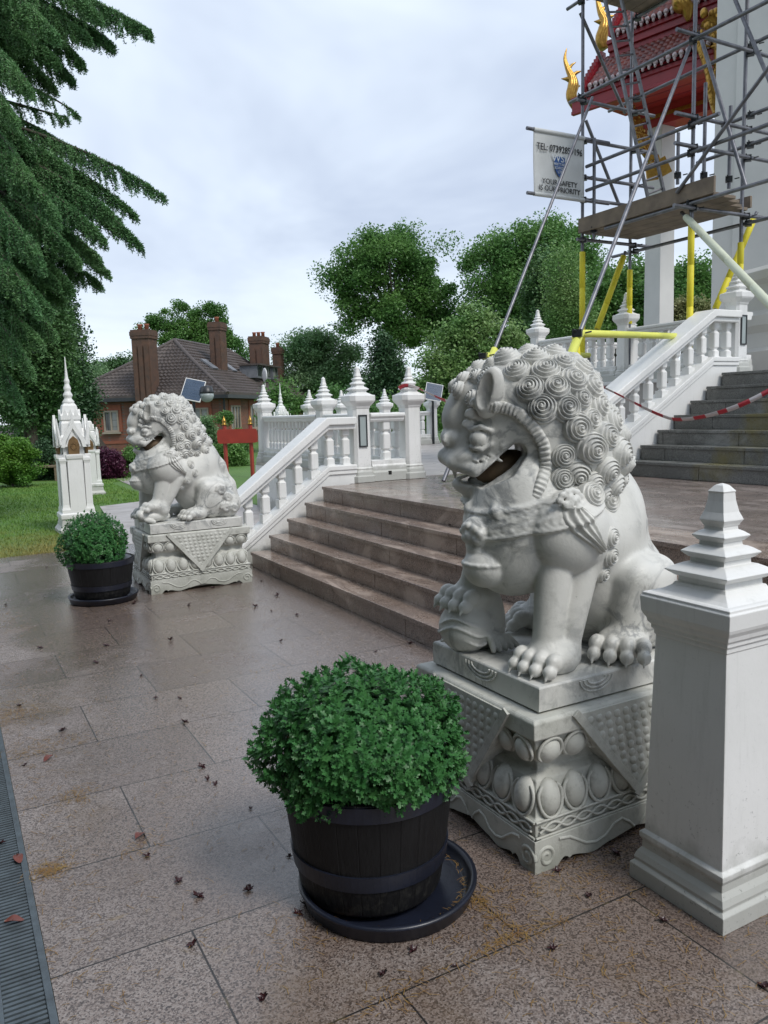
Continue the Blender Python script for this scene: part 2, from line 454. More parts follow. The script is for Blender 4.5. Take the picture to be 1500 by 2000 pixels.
# ------------------------------------------------------------------ the stone lions: a signed distance sculpture turned into one surface
class SDF:
    """a = forward, l = to the lion's left, z = up"""
    def __init__(s, h, lo=(-.60, -.42, -.02), hi=(.66, .42, 1.30)):
        s.h = h; s.lo = np.array(lo)
        n = np.ceil((np.array(hi) - s.lo)/h).astype(int) + 1
        s.ax = [s.lo[i] + h*np.arange(n[i]) for i in range(3)]
        s.D = np.full(n, .5, np.float32)
        s.R = np.eye(3); s.C = np.zeros(3)
    def frame(s, yaw=0., c=(0,0,0)):
        """following shapes are turned about the vertical through c (positive: to the lion's right)"""
        co, si = math.cos(yaw), math.sin(yaw)
        s.R = np.array([[co, si, 0], [-si, co, 0], [0, 0, 1.]]); s.C = np.array(c, float)
    def pt(s, p): return s.R @ (np.array(p, float) - s.C) + s.C
    def _box(s, lo, hi, m):
        sl = []
        for i in range(3):
            a = max(0, int((lo[i]-m-s.lo[i])/s.h)); b = min(s.D.shape[i], int((hi[i]+m-s.lo[i])/s.h)+2)
            if b <= a: return None
            sl.append(slice(a, b))
        return tuple(sl)
    def _put(s, fn, lo, hi, k, sub=False):
        sl = s._box(lo, hi, max(k, .002)*1.6 + .02)
        if sl is None: return
        A, L, Z = np.meshgrid(s.ax[0][sl[0]], s.ax[1][sl[1]], s.ax[2][sl[2]], indexing='ij', sparse=True)
        d = fn(A, L, Z).astype(np.float32)
        o = s.D[sl]
        if sub:
            d = -d
            if k > 0:
                h = np.clip(.5 - .5*(o-d)/k, 0, 1); s.D[sl] = o*(1-h) + d*h + k*h*(1-h)
            else: s.D[sl] = np.maximum(o, d)
        else:
            if k > 0:
                h = np.clip(.5 + .5*(o-d)/k, 0, 1); s.D[sl] = o*(1-h) + d*h - k*h*(1-h)
            else: s.D[sl] = np.minimum(o, d)
    def ell(s, c, r, k=.02, pitch=0., yaw=0., roll=0., sub=False):
        c = s.pt(c); r = np.array(r, float)
        cp, sp = math.cos(rad(pitch)), math.sin(rad(pitch)); cy, sy = math.cos(rad(yaw)), math.sin(rad(yaw)); cr, sr = math.cos(rad(roll)), math.sin(rad(roll))
        Rp = np.array([[cp, 0, -sp], [0, 1, 0], [sp, 0, cp]]); Ry = np.array([[cy, sy, 0], [-sy, cy, 0], [0, 0, 1.]]); Rr = np.array([[1, 0, 0], [0, cr, -sr], [0, sr, cr]])
        M = s.R @ Ry @ Rp @ Rr
        ext = np.sqrt(((M*r)**2).sum(1))
        def fn(A, L, Z):
            q = [(A-c[0])*M[0, i] + (L-c[1])*M[1, i] + (Z-c[2])*M[2, i] for i in range(3)]
            k0 = np.sqrt(sum((q[i]/r[i])**2 for i in range(3))); k1 = np.sqrt(sum((q[i]/r[i]**2)**2 for i in range(3))) + 1e-6
            return k0*(k0-1)/k1
        s._put(fn, c-ext, c+ext, k, sub)
    def cap(s, p, q, r1, r2=None, k=.02, sub=False):
        p = s.pt(p); q = s.pt(q); r2 = r1 if r2 is None else r2
        d = q-p; dd = d@d
        lo = np.minimum(p-r1, q-r2); hi = np.maximum(p+r1, q+r2)
        def fn(A, L, Z):
            t = np.clip(((A-p[0])*d[0] + (L-p[1])*d[1] + (Z-p[2])*d[2])/dd, 0, 1)
            return np.sqrt((A-p[0]-t*d[0])**2 + (L-p[1]-t*d[1])**2 + (Z-p[2]-t*d[2])**2) - (r1 + (r2-r1)*t)
        s._put(fn, lo, hi, k, sub)
    def chain(s, P, r, k=.012, sub=False):
        if not hasattr(r, '__len__'): r = [r]*len(P)
        for i in range(len(P)-1): s.cap(P[i], P[i+1], r[i], r[i+1], k, sub)
    def spiral(s, c, R, th, ux, uy, turns=1.6, k=.004, start=0.):
        """a carved scroll lying in the plane ux, uy"""
        c = np.array(c, float); ux = np.array(ux, float); uy = np.array(uy, float); P = []
        for i in range(int(turns*9)+1):
            a = start + 2*math.pi*i/9; rr = R*(1 - .8*i/(turns*9)); P.append(c + ux*rr*math.cos(a) + uy*rr*math.sin(a))
        s.chain(P, th, k)
    def samp(s, P):
        P = np.atleast_2d(P); g = (P - s.lo)/s.h
        g = np.clip(g, 0, np.array(s.D.shape)-1.001); i = g.astype(int); f = g - i; out = 0
        for dx in (0, 1):
            for dy in (0, 1):
                for dz in (0, 1):
                    w_ = (f[:, 0] if dx else 1-f[:, 0])*(f[:, 1] if dy else 1-f[:, 1])*(f[:, 2] if dz else 1-f[:, 2])
                    out = out + w_*s.D[i[:, 0]+dx, i[:, 1]+dy, i[:, 2]+dz]
        return out
    def normal(s, p, e=None):
        e = e or s.h*1.5; p = np.array(p, float); g = []
        for i in range(3):
            v = np.zeros(3); v[i] = e; g.append(float(s.samp(p+v)[0] - s.samp(p-v)[0]))
        g = np.array(g); return g/(np.linalg.norm(g)+1e-9)
    def hit(s, o, d, t1=.7):
        """outermost surface point met when coming in along the ray o + d*t from t1"""
        o = np.array(o, float); d = np.array(d, float); d /= np.linalg.norm(d)
        t = np.arange(t1, 0, -s.h*.5); v = s.samp(o + d*t[:, None]); w_ = np.nonzero(v < 0)[0]
        if not len(w_): return None
        return o + d*t[w_[0]]
    def mesh(s, name, clipz=None):
        D = s.D.copy()
        D[0] = D[-1] = .1; D[:, 0] = D[:, -1] = .1; D[:, :, 0] = D[:, :, -1] = .1
        nx, ny, nz_ = D.shape
        sg = D < 0
        corners = [(i, j, k) for i in (0, 1) for j in (0, 1) for k in (0, 1)]
        cnt = np.zeros((nx-1, ny-1, nz_-1), np.int8)
        for i, j, k in corners: cnt += sg[i:nx-1+i, j:ny-1+j, k:nz_-1+k]
        act = np.nonzero((cnt > 0) & (cnt < 8))
        idx = np.full(cnt.shape, -1, np.int32); idx[act] = np.arange(len(act[0]))
        I, J, K = act; acc = np.zeros((len(I), 3)); num = np.zeros(len(I))
        for a in range(8):
            for b in range(a+1, 8):
                ca, cb = corners[a], corners[b]
                if sum(abs(ca[q]-cb[q]) for q in range(3)) != 1: continue
                da = D[I+ca[0], J+ca[1], K+ca[2]]; db = D[I+cb[0], J+cb[1], K+cb[2]]
                m = (da < 0) != (db < 0); t = np.where(m, da/(da-db+1e-12), 0)
                for q in range(3): acc[:, q] += np.where(m, ca[q] + (cb[q]-ca[q])*t, 0)
                num += m
        V = s.lo + (acc/num[:, None] + np.stack([I, J, K], 1))*s.h
        F = []
        for ax in range(3):
            u, v = (ax+1) % 3, (ax+2) % 3
            sl0 = [slice(1, -1)]*3; sl1 = [slice(1, -1)]*3
            sl0[ax] = slice(0, -1); sl1[ax] = slice(1, None)
            a = sg[tuple(sl0)]; b = sg[tuple(sl1)]
            for flip in (False, True):
                m = np.nonzero((a & ~b) if not flip else (~a & b))
                g = [m[0].copy(), m[1].copy(), m[2].copy()]
                for q in range(3):
                    if q != ax: g[q] = g[q] + 1
                def at(du, dv):
                    p = [x.copy() for x in g]; p[u] -= du; p[v] -= dv
                    return idx[p[0], p[1], p[2]]
                q4 = np.stack([at(1, 1), at(0, 1), at(0, 0), at(1, 0)], 1)
                F.append(q4[:, ::-1] if flip else q4)
        F = np.concatenate(F)
        W = np.stack([-V[:, 0], -V[:, 1], V[:, 2]], 1)          # the lion faces -x, its left side is -y
        return mesh_fast(name, W, F, True)

def L2W(p): return (-p[0], -p[1], p[2])

def curl_mesh(mb, c, n, up, R, hgt, turns=5., nr=26, na=40, sgn=1):
    """one snail-shell curl of the mane, spiral grooves modelled"""
    n = np.array(n, float); n /= np.linalg.norm(n)
    u = np.array(up, float) - n*(np.array(up, float)@n); u /= np.linalg.norm(u); v = np.cross(n, u)
    V = []; F = []
    for i in range(nr+1):
        q = i/nr
        for k in range(na):
            a = 2*math.pi*k/na
            body = hgt*(math.sqrt(max(0, 1-q*q*.97))) - .35*hgt*max(0, q-.9)*10*.5
            g = .5 + .5*math.sin(2*math.pi*(turns*q - sgn*k/na))
            dep = .24*hgt*min(1, q*5)*(1 - max(0, q-.85)*4)
            peak = .05*hgt*max(0, 1-q*4)
            z = body - dep*(1-g)**1.5 + peak
            off = .10*R*(1-q)
            V.append(np.array(c) + u*(R*q*math.cos(a)+off) + v*R*q*math.sin(a) + n*(z - .30*hgt))
    for i in range(nr):
        for k in range(na): F.append((i*na+k, (i+1)*na+k, (i+1)*na+(k+1)%na, i*na+(k+1)%na))
    mb.add([L2W(p) for p in V], F, True)

def paw(S, c, ang, sc_=1., n=4, claws=True, spread=1., z0=0.):
    """a paw at c = (a, l) pointing ang degrees to the lion's left; toes with two knuckles and a claw each"""
    ca, sa = math.cos(rad(ang)), math.sin(rad(ang))
    def P(f, s_, z): return (c[0] + (f*ca - s_*sa)*sc_, c[1] + (f*sa + s_*ca)*sc_, z0 + z*sc_)
    S.ell(P(-.02, 0, .055), (.095*sc_, .095*sc_, .062*sc_), .03, yaw=-ang)
    for i in range(n):
        o = (i - (n-1)/2)*.052*spread; f = .066 - .012*abs(i-(n-1)/2)
        S.ell(P(f, o, .062), (.040*sc_, .029*sc_, .036*sc_), .008, yaw=-ang)
        S.ell(P(f+.036, o*1.06, .034), (.030*sc_, .025*sc_, .027*sc_), .006, yaw=-ang)
        if claws: S.cap(P(f+.052, o*1.08, .034), P(f+.070, o*1.10, .006), .0105*sc_, .004*sc_, .003)

def make_lion(root_name, label, loc, h, yaw, male=True, mane_res=(26, 40), carve=1.):
    S = SDF(h)
    # ---- trunk: a deep chest that falls steeply to the rump it sits on
    S.ell((-.22, 0, .20), (.27, .27, .24), .02)
    S.ell((-.28, 0, .10), (.235, .27, .16), .05)
    S.ell((-.10, 0, .44), (.22, .235, .33), .10, pitch=24)
    S.ell((.06, 0, .50), (.29, .25, .20), .08, pitch=28)
    cx = -.020 if male else 0.
    S.ell((.222+cx, 0, .50), (.265, .245, .215), .08, pitch=8)
    S.ell((.27+cx, 0, .66), (.16, .185, .16), .08)
    S.ell((.32+cx*1.5, 0, .40), (.165, .17, .15), .06)
    S.chain([(-.16, 0, .74), (-.36, 0, .50), (-.455, 0, .30), (-.50, 0, .10)], [.06, .045, .04, .05], .07)   # backbone
    S.ell((-.47, -.02, .10), (.07, .10, .12), .04)                                                        # tail folded against the rump
    # ---- hind legs: knee high against the belly, hock behind, long foot
    for sd_ in (1, -1):
        S.ell((-.190, .205*sd_, .19), (.140, .125, .195), .03)
        S.ell((-.140, .235*sd_, .305), (.100, .085, .085), .03)
        S.ell((-.255, .225*sd_, .300), (.095, .08, .085), .04)
        S.ell((-.34, .23*sd_, .12), (.12, .095, .14), .05)
        S.cap((-.12, .24*sd_, .28), (-.075, .25*sd_, .07), .080, .066, .02)
        paw(S, (-.035 if male else .015, .265*sd_), (38 if male else 12)*sd_, 1.06, spread=1.06)
    # ---- fore legs
    if male:
        legs = [(1, (.30, .215, .42), (.345, .225, .10)), ]
        for (f0, f1, r0, r1) in (((.232, .19, .43), (.300, .215, .10), .073, .054), ((.108, .20, .42), (.212, .225, .10), .074, .054)):
            S.cap(f0, f1, r0, r1, .010)
        S.ell((.255, .22, .05), (.095, .085, .07), .03)
        paw(S, (.312, .225), 12, .98, n=4)
        S.cap((.27, -.17, .44), (.335, -.19, .26), .085, .062, .02)                                     # right fore leg, paw on the ball
        S.cap((.355, -.12, .42), (.365, -.17, .28), .055, .05, .015)
        S.ell((.285, -.20, .10), (.085, .095, .17), .03)
        S.ell((.388, -.185, .095), (.112, .115, .108), .006)                                            # the ball
        paw(S, (.372, -.185), 4, 1.0, n=4, z0=.168)
        for zz_, rr in ((.055, .104), (.095, .114), (.13, .108)):
            S.chain([(.388+rr*math.cos(t), -.185+rr*math.sin(t)*1.02, zz_+.02*math.sin(t*3)) for t in np.linspace(-.6, 2.6, 16)], .0055, .002)
        for q in range(5): S.chain([(.37-.02*q, -.085-.004*q, .10-.01*q), (.35-.022*q, -.070, .06), (.345-.03*q, -.055, .015)], .012, .004)
    else:
        S.cap((.25, .20, .43), (.33, .215, .18), .085, .058, .012)
        S.cap((.14, .22, .40), (.265, .22, .17), .070, .052, .010)
        S.ell((.30, .215, .115), (.075, .08, .06), .03)
        paw(S, (.375, .215), 4, 1.0, n=4, z0=.10)
        S.ell((.40, .20, .065), (.135, .085, .06), .01)                                                 # the cub under the left paw
        S.ell((.505, .235, .085), (.045, .055, .05), .008)
        S.ell((.30, .16, .05), (.09, .06, .05), .01)
        S.chain([(.50, .15, .03), (.46, .27, .035), (.40, .30, .02)], .022, .006)
        S.cap((.32, -.20, .42), (.36, -.205, .10), .085, .062, .012); S.cap((.20, -.20, .42), (.28, -.205, .10), .08, .06, .010)
        paw(S, (.375, -.205), -4, 1.05)
    # ---- shoulder plates, with a clear lower edge above the legs
    for sd_ in (1, -1):
        S.ell((.225-(.048 if male else 0), .195*sd_, .515), (.172, .135, .168), .006, pitch=10)
        S.ell((.06, .20*sd_, .46), (.10, .085, .14), .03)
    # ---- head (turns about the neck)
    S.frame(yaw, (.06, 0, .9))
    S.ell((.125, 0, .93), (.235, .245, .262), .05)
    S.ell((-.015, 0, .79), (.180, .245, .195), .06)
    S.ell((.24, 0, 1.02), (.19, .185, .165), .05)
    for sd_ in (1, -1): S.cap((.10, .15*sd_, .80), (.055, .18*sd_, .69), .085, .06, .03)
    S.ell((.235, 0, .87), (.225, .19, .205), .03)                                                     # face
    S.ell((.16, 0, .70), (.17, .165, .115), .04)                                                      # jaw and throat
    S.ell((.40, 0, .80), (.118, .150, .066), .02, pitch=-8)                                           # upper lip
    S.ell((.395, 0, .855), (.10, .115, .08), .03)
    S.ell((.452, 0, .95), (.068, .088, .085), .022)                                                   # nose bridge
    S.ell((.476, 0, .875), (.052, .092, .046), .010)                                                  # nose
    S.ell((.405, 0, 1.03), (.075, .105, .085), .05)                                                     # forehead boss
    S.chain([(.505, 0, .80), (.47, .085, .775), (.39, .150, .748), (.325, .168, .765), (.262, .172, .815), (.225, .172, .865)], [.032, .030, .026, .022, .018, .014], .012)
    S.chain([(.505, 0, .80), (.47, -.085, .775), (.39, -.150, .748), (.325, -.168, .765), (.262, -.172, .815), (.225, -.172, .865)], [.032, .030, .026, .022, .018, .014], .012)
    S.ell((.355, 0, .668), (.130, .112, .050), .015, pitch=10)                                        # lower jaw
    S.ell((.385, 0, .628), (.055, .065, .035), .012)                                                  # beard
    for o in (-.04, 0, .04): S.ell((.40, o, .612), (.03, .024, .026), .005)
    # open mouth: a crescent cut right through the muzzle, climbing to the corners
    def cut(A, L, Z, R=S.R, C=S.C):
        a = (A-C[0])*R[0, 0] + (L-C[1])*R[1, 0] + C[0]; l = (A-C[0])*R[0, 1] + (L-C[1])*R[1, 1] + C[1]
        d = np.full(np.broadcast(a, l, Z).shape, 9.)
        for (p, q, r1, r2) in (((.44, .700), (.37, .706), .008, .024), ((.37, .706), (.285, .762), .025, .041), ((.285, .762), (.235, .818), .041, .034)):
            dx, dz = q[0]-p[0], q[1]-p[1]; t = np.clip(((a-p[0])*dx + (Z-p[1])*dz)/(dx*dx+dz*dz), 0, 1)
            d = np.minimum(d, np.sqrt((a-p[0]-t*dx)**2 + (Z-p[1]-t*dz)**2) - (r1+(r2-r1)*t))
        return np.maximum(d, np.abs(l) - .30)
    S._put(cut, (-.3, -.42, .66), (.62, .42, .88), .006, True)
    # rolled lips round the corner of the mouth
    for sd_ in (1, -1):
        S.chain([(.355, .145*sd_, .672), (.300, .160*sd_, .706), (.238, .168*sd_, .752), (.192, .168*sd_, .812), (.205, .172*sd_, .858), (.245, .174*sd_, .872), (.285, .172*sd_, .842)], .017, .008)
        S.cap((.47, .05*sd_, .716), (.475, .05*sd_, .765), .006, .014, .002)                              # fangs
        # eye, lids and the flaming brow
        S.ell((.375, .140*sd_, .872), (.040, .036, .036), .003)
        S.chain([(.410, .142*sd_, .908), (.37, .168*sd_, .918), (.330, .168*sd_, .900)], .011, .004)
        S.chain([(.41, .142*sd_, .840), (.37, .168*sd_, .830), (.330, .168*sd_, .852)], .010, .004)
        S.chain([(.415, .10*sd_, .93), (.38, .135*sd_, .955), (.355, .14*sd_, 1.0)], [.016, .018, .010], .006)
        for (aa, zz_, rr) in ((.385, 1.005, .022), (.405, .965, .02), (.418, .925, .018)):
            S.spiral((aa, (.163 - (aa-.385)*.9)*sd_, zz_), rr, .009, (1, 0, 0), (0, 0, 1), 1.4, .003)
        S.spiral((.50, .07*sd_, .865), .026, .009, (.4, .9*sd_, 0), (0, 0, 1), 1.3, .004)                  # nostril
        for q in range(4):                                                                             # whisker folds on the lip
            S.chain([(.46-.03*q, (.095+.016*q)*sd_, .83), (.43-.035*q, (.125+.013*q)*sd_, .80), (.385-.03*q, (.158+.006*q)*sd_, .785)], .0065, .003)
        # ear: an upright cupped leaf
        S.ell((.338, .195*sd_, 1.045), (.052, .032, .102), .010, pitch=12, roll=-14*sd_)
        S.ell((.360, .222*sd_, 1.052), (.028, .026, .074), .004, pitch=12, roll=-14*sd_, sub=True)
    S.ell((.30, 0, .70), (.12, .07, .028), .004)                                                      # tongue root stays inside the mouth
    S.frame()
    # ---- harness: sash across the chest, bell, mask
    A, L, Z = np.meshgrid(*S.ax, indexing='ij', sparse=True)
    pl = Z - (.535 + (.50 - A)*.30) + .10*np.abs(L)*0
    bandm = np.clip((.058 - np.abs(pl))/.006, 0, 1)*np.clip((A - .02)/.02, 0, 1)*(np.abs(S.D) < .03)*np.clip((.80-Z)/.01, 0, 1)
    rim = np.clip((.009 - np.abs(np.abs(pl) - .047))/.004, 0, 1)
    orn = .5 + .5*np.sin(70*(A - np.abs(L)) + 3*np.sin(95*pl))*np.sin(60*pl + 2*np.sin(50*(A-np.abs(L))))
    S.D -= (bandm*(.007 + .006*rim + .005*orn*(1-rim)*carve)).astype(np.float32)
    cb = S.hit((0, 0, .49), (1, 0, 0))
    ca = cb[0] if cb is not None else .49
    S.ell((ca-.005, 0, .515), (.030, .07, .062), .008)
    for (o, zz_, rr) in ((-.03, .535, .02), (.03, .535, .02), (0, .505, .022), (-.035, .495, .016), (.035, .495, .016), (0, .545, .016), (-.055, .52, .016), (.055, .52, .016)):
        S.ell((ca+.022 - abs(o)*.25, o, zz_), (.014, rr, rr), .004)
    S.ell((ca-.050, .012, .382), (.088, .092, .082), .006)
    S.chain([(ca-.050+.086*math.cos(t), .012+.090*math.sin(t), .398) for t in np.linspace(-2.4, 2.4, 14)], .0085, .003)
    S.ell((ca-.01, 0, .455), (.03, .04, .03), .008)
    for sd_ in (1, -1):                                                                                # ribbons from beard to sash
        S.chain([(.40, .06*sd_, .64), (.43, .085*sd_, .60), (ca-.06, .11*sd_, .565)], [.018, .022, .014], .012)
    # flower on the shoulder
    flw = {}
    for sd_ in (1, -1):
        p = S.hit((.245 if male else .20, 0, .632), (0, sd_, 0))
        if p is None: continue
        flw[sd_] = p
        for q in range(5):
            a = 2*math.pi*q/5; S.ell((p[0]+.024*math.cos(a), p[1]+.004*sd_, p[2]+.024*math.sin(a)), (.019, .013, .019), .004)
        S.spiral((p[0], p[1]+.013*sd_, p[2]), .020, .0055, (1, 0, 0), (0, 0, 1), 1.3, .002)
        for q in range(7):                                                                             # carved frill round the flower
            a = rad(20 + 26*q); S.ell((p[0]+.055*math.cos(a), p[1]-.004*sd_, p[2]+.050*math.sin(a)), (.016, .012, .014), .005)
    if not male:                                                                                       # scrolls on the haunch
        for (aa, zz_, rr) in ((-.26, .275, .05), (-.325, .20, .045), (-.30, .10, .05), (-.385, .085, .04)):
            p = S.hit((aa, 0, zz_), (0, 1, 0))
            if p is not None:
                S.ell((p[0], p[1]-.012, p[2]), (rr*1.1, .03, rr*1.1), .02); S.spiral((p[0], p[1]+.012, p[2]), rr, .013, (1, 0, 0), (0, 0, 1), 1.5, .005)
    # flat underneath
    S.D[:, :, :] = np.maximum(S.D, (.0 - Z - .004).astype(np.float32))
    body = S.mesh('body')
    root = thing(root_name, label, 'statue', loc)
    bo = part('body', body, M['marble'], root)
    sm = bo.modifiers.new('smooth', 'SMOOTH'); sm.factor = .5; sm.iterations = 1 if h < .008 else 1
    # ---- mane: rows of snail curls round the face
    S.frame(yaw, (.06, 0, .9))
    R = S.R
    cen = np.array([.075, 0, .92]); nrm = np.array([.874, 0, -.486]); ul = np.array([0, 1., 0]); vv = np.cross(nrm, ul)
    if vv[2] < 0: vv = -vv
    mb = MB(); placed = []
    def ear_near(q, lim):
        e0 = np.array([.345, .195*np.sign(q[1]), .97]); e1 = np.array([.315, .225*np.sign(q[1]), 1.15]); t = np.clip((q-e0)@(e1-e0)/((e1-e0)@(e1-e0)), 0, 1)
        return np.linalg.norm(q-e0-(e1-e0)*t) < lim
    rows = [(66, 16, .056), (83, 18, .060), (101, 18, .063), (119, 16, .066), (138, 11, .068), (158, 6, .069), (178, 1, .068)]
    for ri, (phi, n, rr) in enumerate(rows):
        for k in range(n):
            psi = 2*math.pi*(k + .5*(ri % 2))/n
            d = math.cos(rad(phi))*nrm + math.sin(rad(phi))*(math.cos(psi)*vv + math.sin(psi)*ul)
            if d[2] < -.62 and abs(d[1]) < .45 and d[0] > -.55: continue
            dw = R @ d; cw = S.pt(cen)
            p = S.hit(cw, dw, .48)
            if p is None: continue
            pl_ = R.T @ (p - S.C) + S.C
            if pl_[2] < .60: continue
            if pl_[2] < .68 and abs(pl_[1]) < .12 and pl_[0] > -.1: continue
            # keep the ears and the face free
            if ear_near(pl_, .088) or pl_[0] < -.225: continue
            if pl_[2] < 1.03 and pl_[0] > np.interp(pl_[2], [.60, .70, .77, .85, .92, .97, .995, 1.03], [.11, .078, .062, .073, .110, .170, .245, .31]) - .052: continue
            if any(np.linalg.norm(p-f_) < .115 for f_ in flw.values()): continue
            if any(np.linalg.norm(p-q) < (rr+r_)*.58 for q, r_ in placed): continue
            placed.append((p, rr))
            nn = S.normal(p, .03); nn = nn*.55 + dw*.45
            rj = rr*random.uniform(.92, 1.10)
            curl_mesh(mb, p, nn, R @ (vv*math.cos(k*1.7)+ul*math.sin(k*1.7)), rj, rj*1.02, 5.0 if h < .008 else 3.2, *mane_res, sgn=1 if pl_[1] > 0 else -1)
    gold_ = math.pi*(3-math.sqrt(5))
    for q_ in range(900):                                  # close the gaps between the rows
        zc_ = 1-2*(q_+.5)/900; rc_ = math.sqrt(1-zc_*zc_); d = np.array([rc_*math.cos(q_*gold_), rc_*math.sin(q_*gold_), zc_])
        if d@nrm > .42 or (d[2] < -.62 and abs(d[1]) < .45 and d[0] > -.55): continue
        dw = R @ d; p = S.hit(S.pt(cen), dw, .48)
        if p is None: continue
        pl_ = R.T @ (p - S.C) + S.C; rr = .052
        if pl_[2] < .62 or (pl_[2] < .68 and abs(pl_[1]) < .12 and pl_[0] > -.1): continue
        if ear_near(pl_, .082) or pl_[0] < -.225: continue
        if pl_[2] < 1.03 and pl_[0] > np.interp(pl_[2], [.60, .70, .77, .85, .92, .97, .995, 1.03], [.11, .078, .062, .073, .110, .170, .245, .31]) - .050: continue
        if pl_[0] > .33: continue
        if any(np.linalg.norm(p-f_) < .10 for f_ in flw.values()) or any(np.linalg.norm(p-q) < (rr+r_)*.60 for q, r_ in placed): continue
        placed.append((p, rr)); curl_mesh(mb, p, S.normal(p, .03)*.55 + dw*.45, R @ (vv*math.cos(q_*1.7)+ul*math.sin(q_*1.7)), rr, rr*1.0, 4.5 if h < .008 else 3.2, *mane_res, sgn=1 if pl_[1] > 0 else -1)
    for (aa, zz_, rr) in ((.065, .80, .054), (.070, .715, .054), (.085, .64, .052), (-.03, .75, .058), (-.03, .655, .058), (-.11, .70, .060), (-.12, .615, .060)):
        for sd_ in (1, -1):
            if sd_ < 0 and aa < -.02: continue
            p = S.hit(S.pt((aa, 0, zz_)), R @ np.array([.0, sd_, 0]), .5)
            if p is None or any(np.linalg.norm(p-q) < (rr+r_)*.50 for q, r_ in placed) or any(np.linalg.norm(p-f_) < .105 for f_ in flw.values()): continue
            placed.append((p, rr)); curl_mesh(mb, p, S.normal(p, .03)*.6 + R @ np.array([-.1, sd_*.4, 0]), R @ vv, rr, rr*.95, 5.0 if h < .008 else 3.2, *mane_res, sgn=sd_)
    # the small curls over the brow
    for (aa, ll, zz_) in ((.455, .0, 1.072), (.447, .068, 1.060), (.447, -.068, 1.060), (.425, .125, 1.035), (.425, -.125, 1.035), (.40, .0, 1.13), (.40, .085, 1.12), (.40, -.085, 1.12), (.43, .042, 1.10), (.43, -.042, 1.10), (.345, .14, 1.10), (.345, -.14, 1.10), (.33, .05, 1.17), (.33, -.05, 1.17)):
        d = np.array([aa, ll, zz_]) - cen; p = S.hit(S.pt(cen), R @ d, .48)
        if p is not None: curl_mesh(mb, p, R @ d, R @ vv, .040, .036, 4., *mane_res)
    part('mane', mb, M['marble'], root, local=True)
    # fore leg curls, left and right
    S.frame()
    cl = [(.048, .49), (.036, .415), (.052, .345)] if male else [(.005, .535), (-.03, .455), (.055, .385), (.10, .325)]
    for sd_ in (1, -1):
        for i, (aa, zz_) in enumerate(cl):
            p = S.hit((aa, 0, zz_), (0, sd_, 0))
            if p is None: continue
            nn = S.normal(p, .02)
            cb_ = MB(); curl_mesh(cb_, p, nn*.5 + np.array([-.1, sd_, 0]), (0, 0, 1), .046-.002*i, .040, 4., *mane_res, sgn=sd_)
            part('leg_curl', cb_, M['marble'], root, local=True)
    # ---- ridged ruff between face and mane
    S.frame(yaw, (.06, 0, .9)); mr = MB()
    for sd_ in (1, -1):
        mr = MB()
        ctrl = [(.275, .992), (.235, .990), (.170, .968), (.110, .915), (.073, .85), (.062, .77), (.075, .70), (.095, .645)]
        P = []
        for t in np.linspace(0, len(ctrl)-1.001, 110):
            i = int(t); f = t-i; aa = ctrl[i][0]*(1-f)+ctrl[i+1][0]*f; zz_ = ctrl[i][1]*(1-f)+ctrl[i+1][1]*f
            p = S.hit(S.pt((aa, 0, zz_)), R @ np.array([.30, sd_, 0]), .5)
            if p is not None: P.append(p)
        if len(P) < 20: continue
        P = np.array(P)
        for _ in range(4): P[1:-1] = (P[:-2] + P[1:-1]*2 + P[2:])/4
        V = []; F = []; m_ = 10
        for i, p in enumerate(P):
            T = P[min(i+1, len(P)-1)] - P[max(i-1, 0)]; T /= np.linalg.norm(T)
            N = S.normal(p, .02); N = N - T*(N@T); N /= np.linalg.norm(N); B = np.cross(N, T)
            rd = .0045*math.sin(2*math.pi*i/4.0)
            tp_ = min(1, (i+1)/7, (len(P)-i)/16)**.6
            for j in range(m_+1):
                q = j/m_*2-1
                V.append(p + B*q*.026*(.4+.6*tp_) + N*((.020+rd)*tp_*math.sqrt(max(0, 1-q**4)) - .006))
        for i in range(len(P)-1):
            for j in range(m_): F.append((i*(m_+1)+j, i*(m_+1)+j+1, (i+1)*(m_+1)+j+1, (i+1)*(m_+1)+j))
        mr.add([L2W(p) for p in V], F, True)
        part('ruff', mr, M['marble'], root, local=True)
    # ---- tassel leaf hanging from the flower
    S.frame()
    for sd_, fp in flw.items():
        mt_ = MB()
        n_, m_ = 22, 30; V = []; F = []
        for i in range(n_+1):
            t = i/n_; wd = .060*math.sin(math.pi*min(1, t*.95+.12))**.7*(1-t**3*.9) + .004
            ca_ = (.245 if male else .19) - .05*t - .075*t**2.2; cz_ = .622 - .165*t
            for j in range(m_+1):
                s_ = j/m_*2-1; aa = ca_ + s_*wd; zz_ = cz_ - .02*s_*t - .010*(1-s_*s_)*0
                p = S.hit((aa, 0, zz_), (0, sd_, 0))
                y = (p[1] if p is not None else .25*sd_)
                V.append((aa, y + sd_*(.030*math.sqrt(max(0, 1-s_*s_)) + .006*math.cos(s_*13+t*2) - .006), zz_))
        for i in range(n_):
            for j in range(m_): F.append((i*(m_+1)+j, i*(m_+1)+j+1, (i+1)*(m_+1)+j+1, (i+1)*(m_+1)+j))
        mt_.add([L2W(p) for p in V], F, True)
        part('tassel', mt_, M['marble'], root, local=True)
    # ---- stained inside of the mouth
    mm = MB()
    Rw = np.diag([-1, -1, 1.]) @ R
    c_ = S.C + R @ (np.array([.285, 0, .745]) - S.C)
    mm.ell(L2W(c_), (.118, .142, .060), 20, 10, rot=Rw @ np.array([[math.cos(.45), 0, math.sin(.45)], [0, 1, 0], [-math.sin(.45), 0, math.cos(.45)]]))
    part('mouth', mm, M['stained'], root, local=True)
    # ---- plinth of the same block
    pm = MB()
    n_ = 5
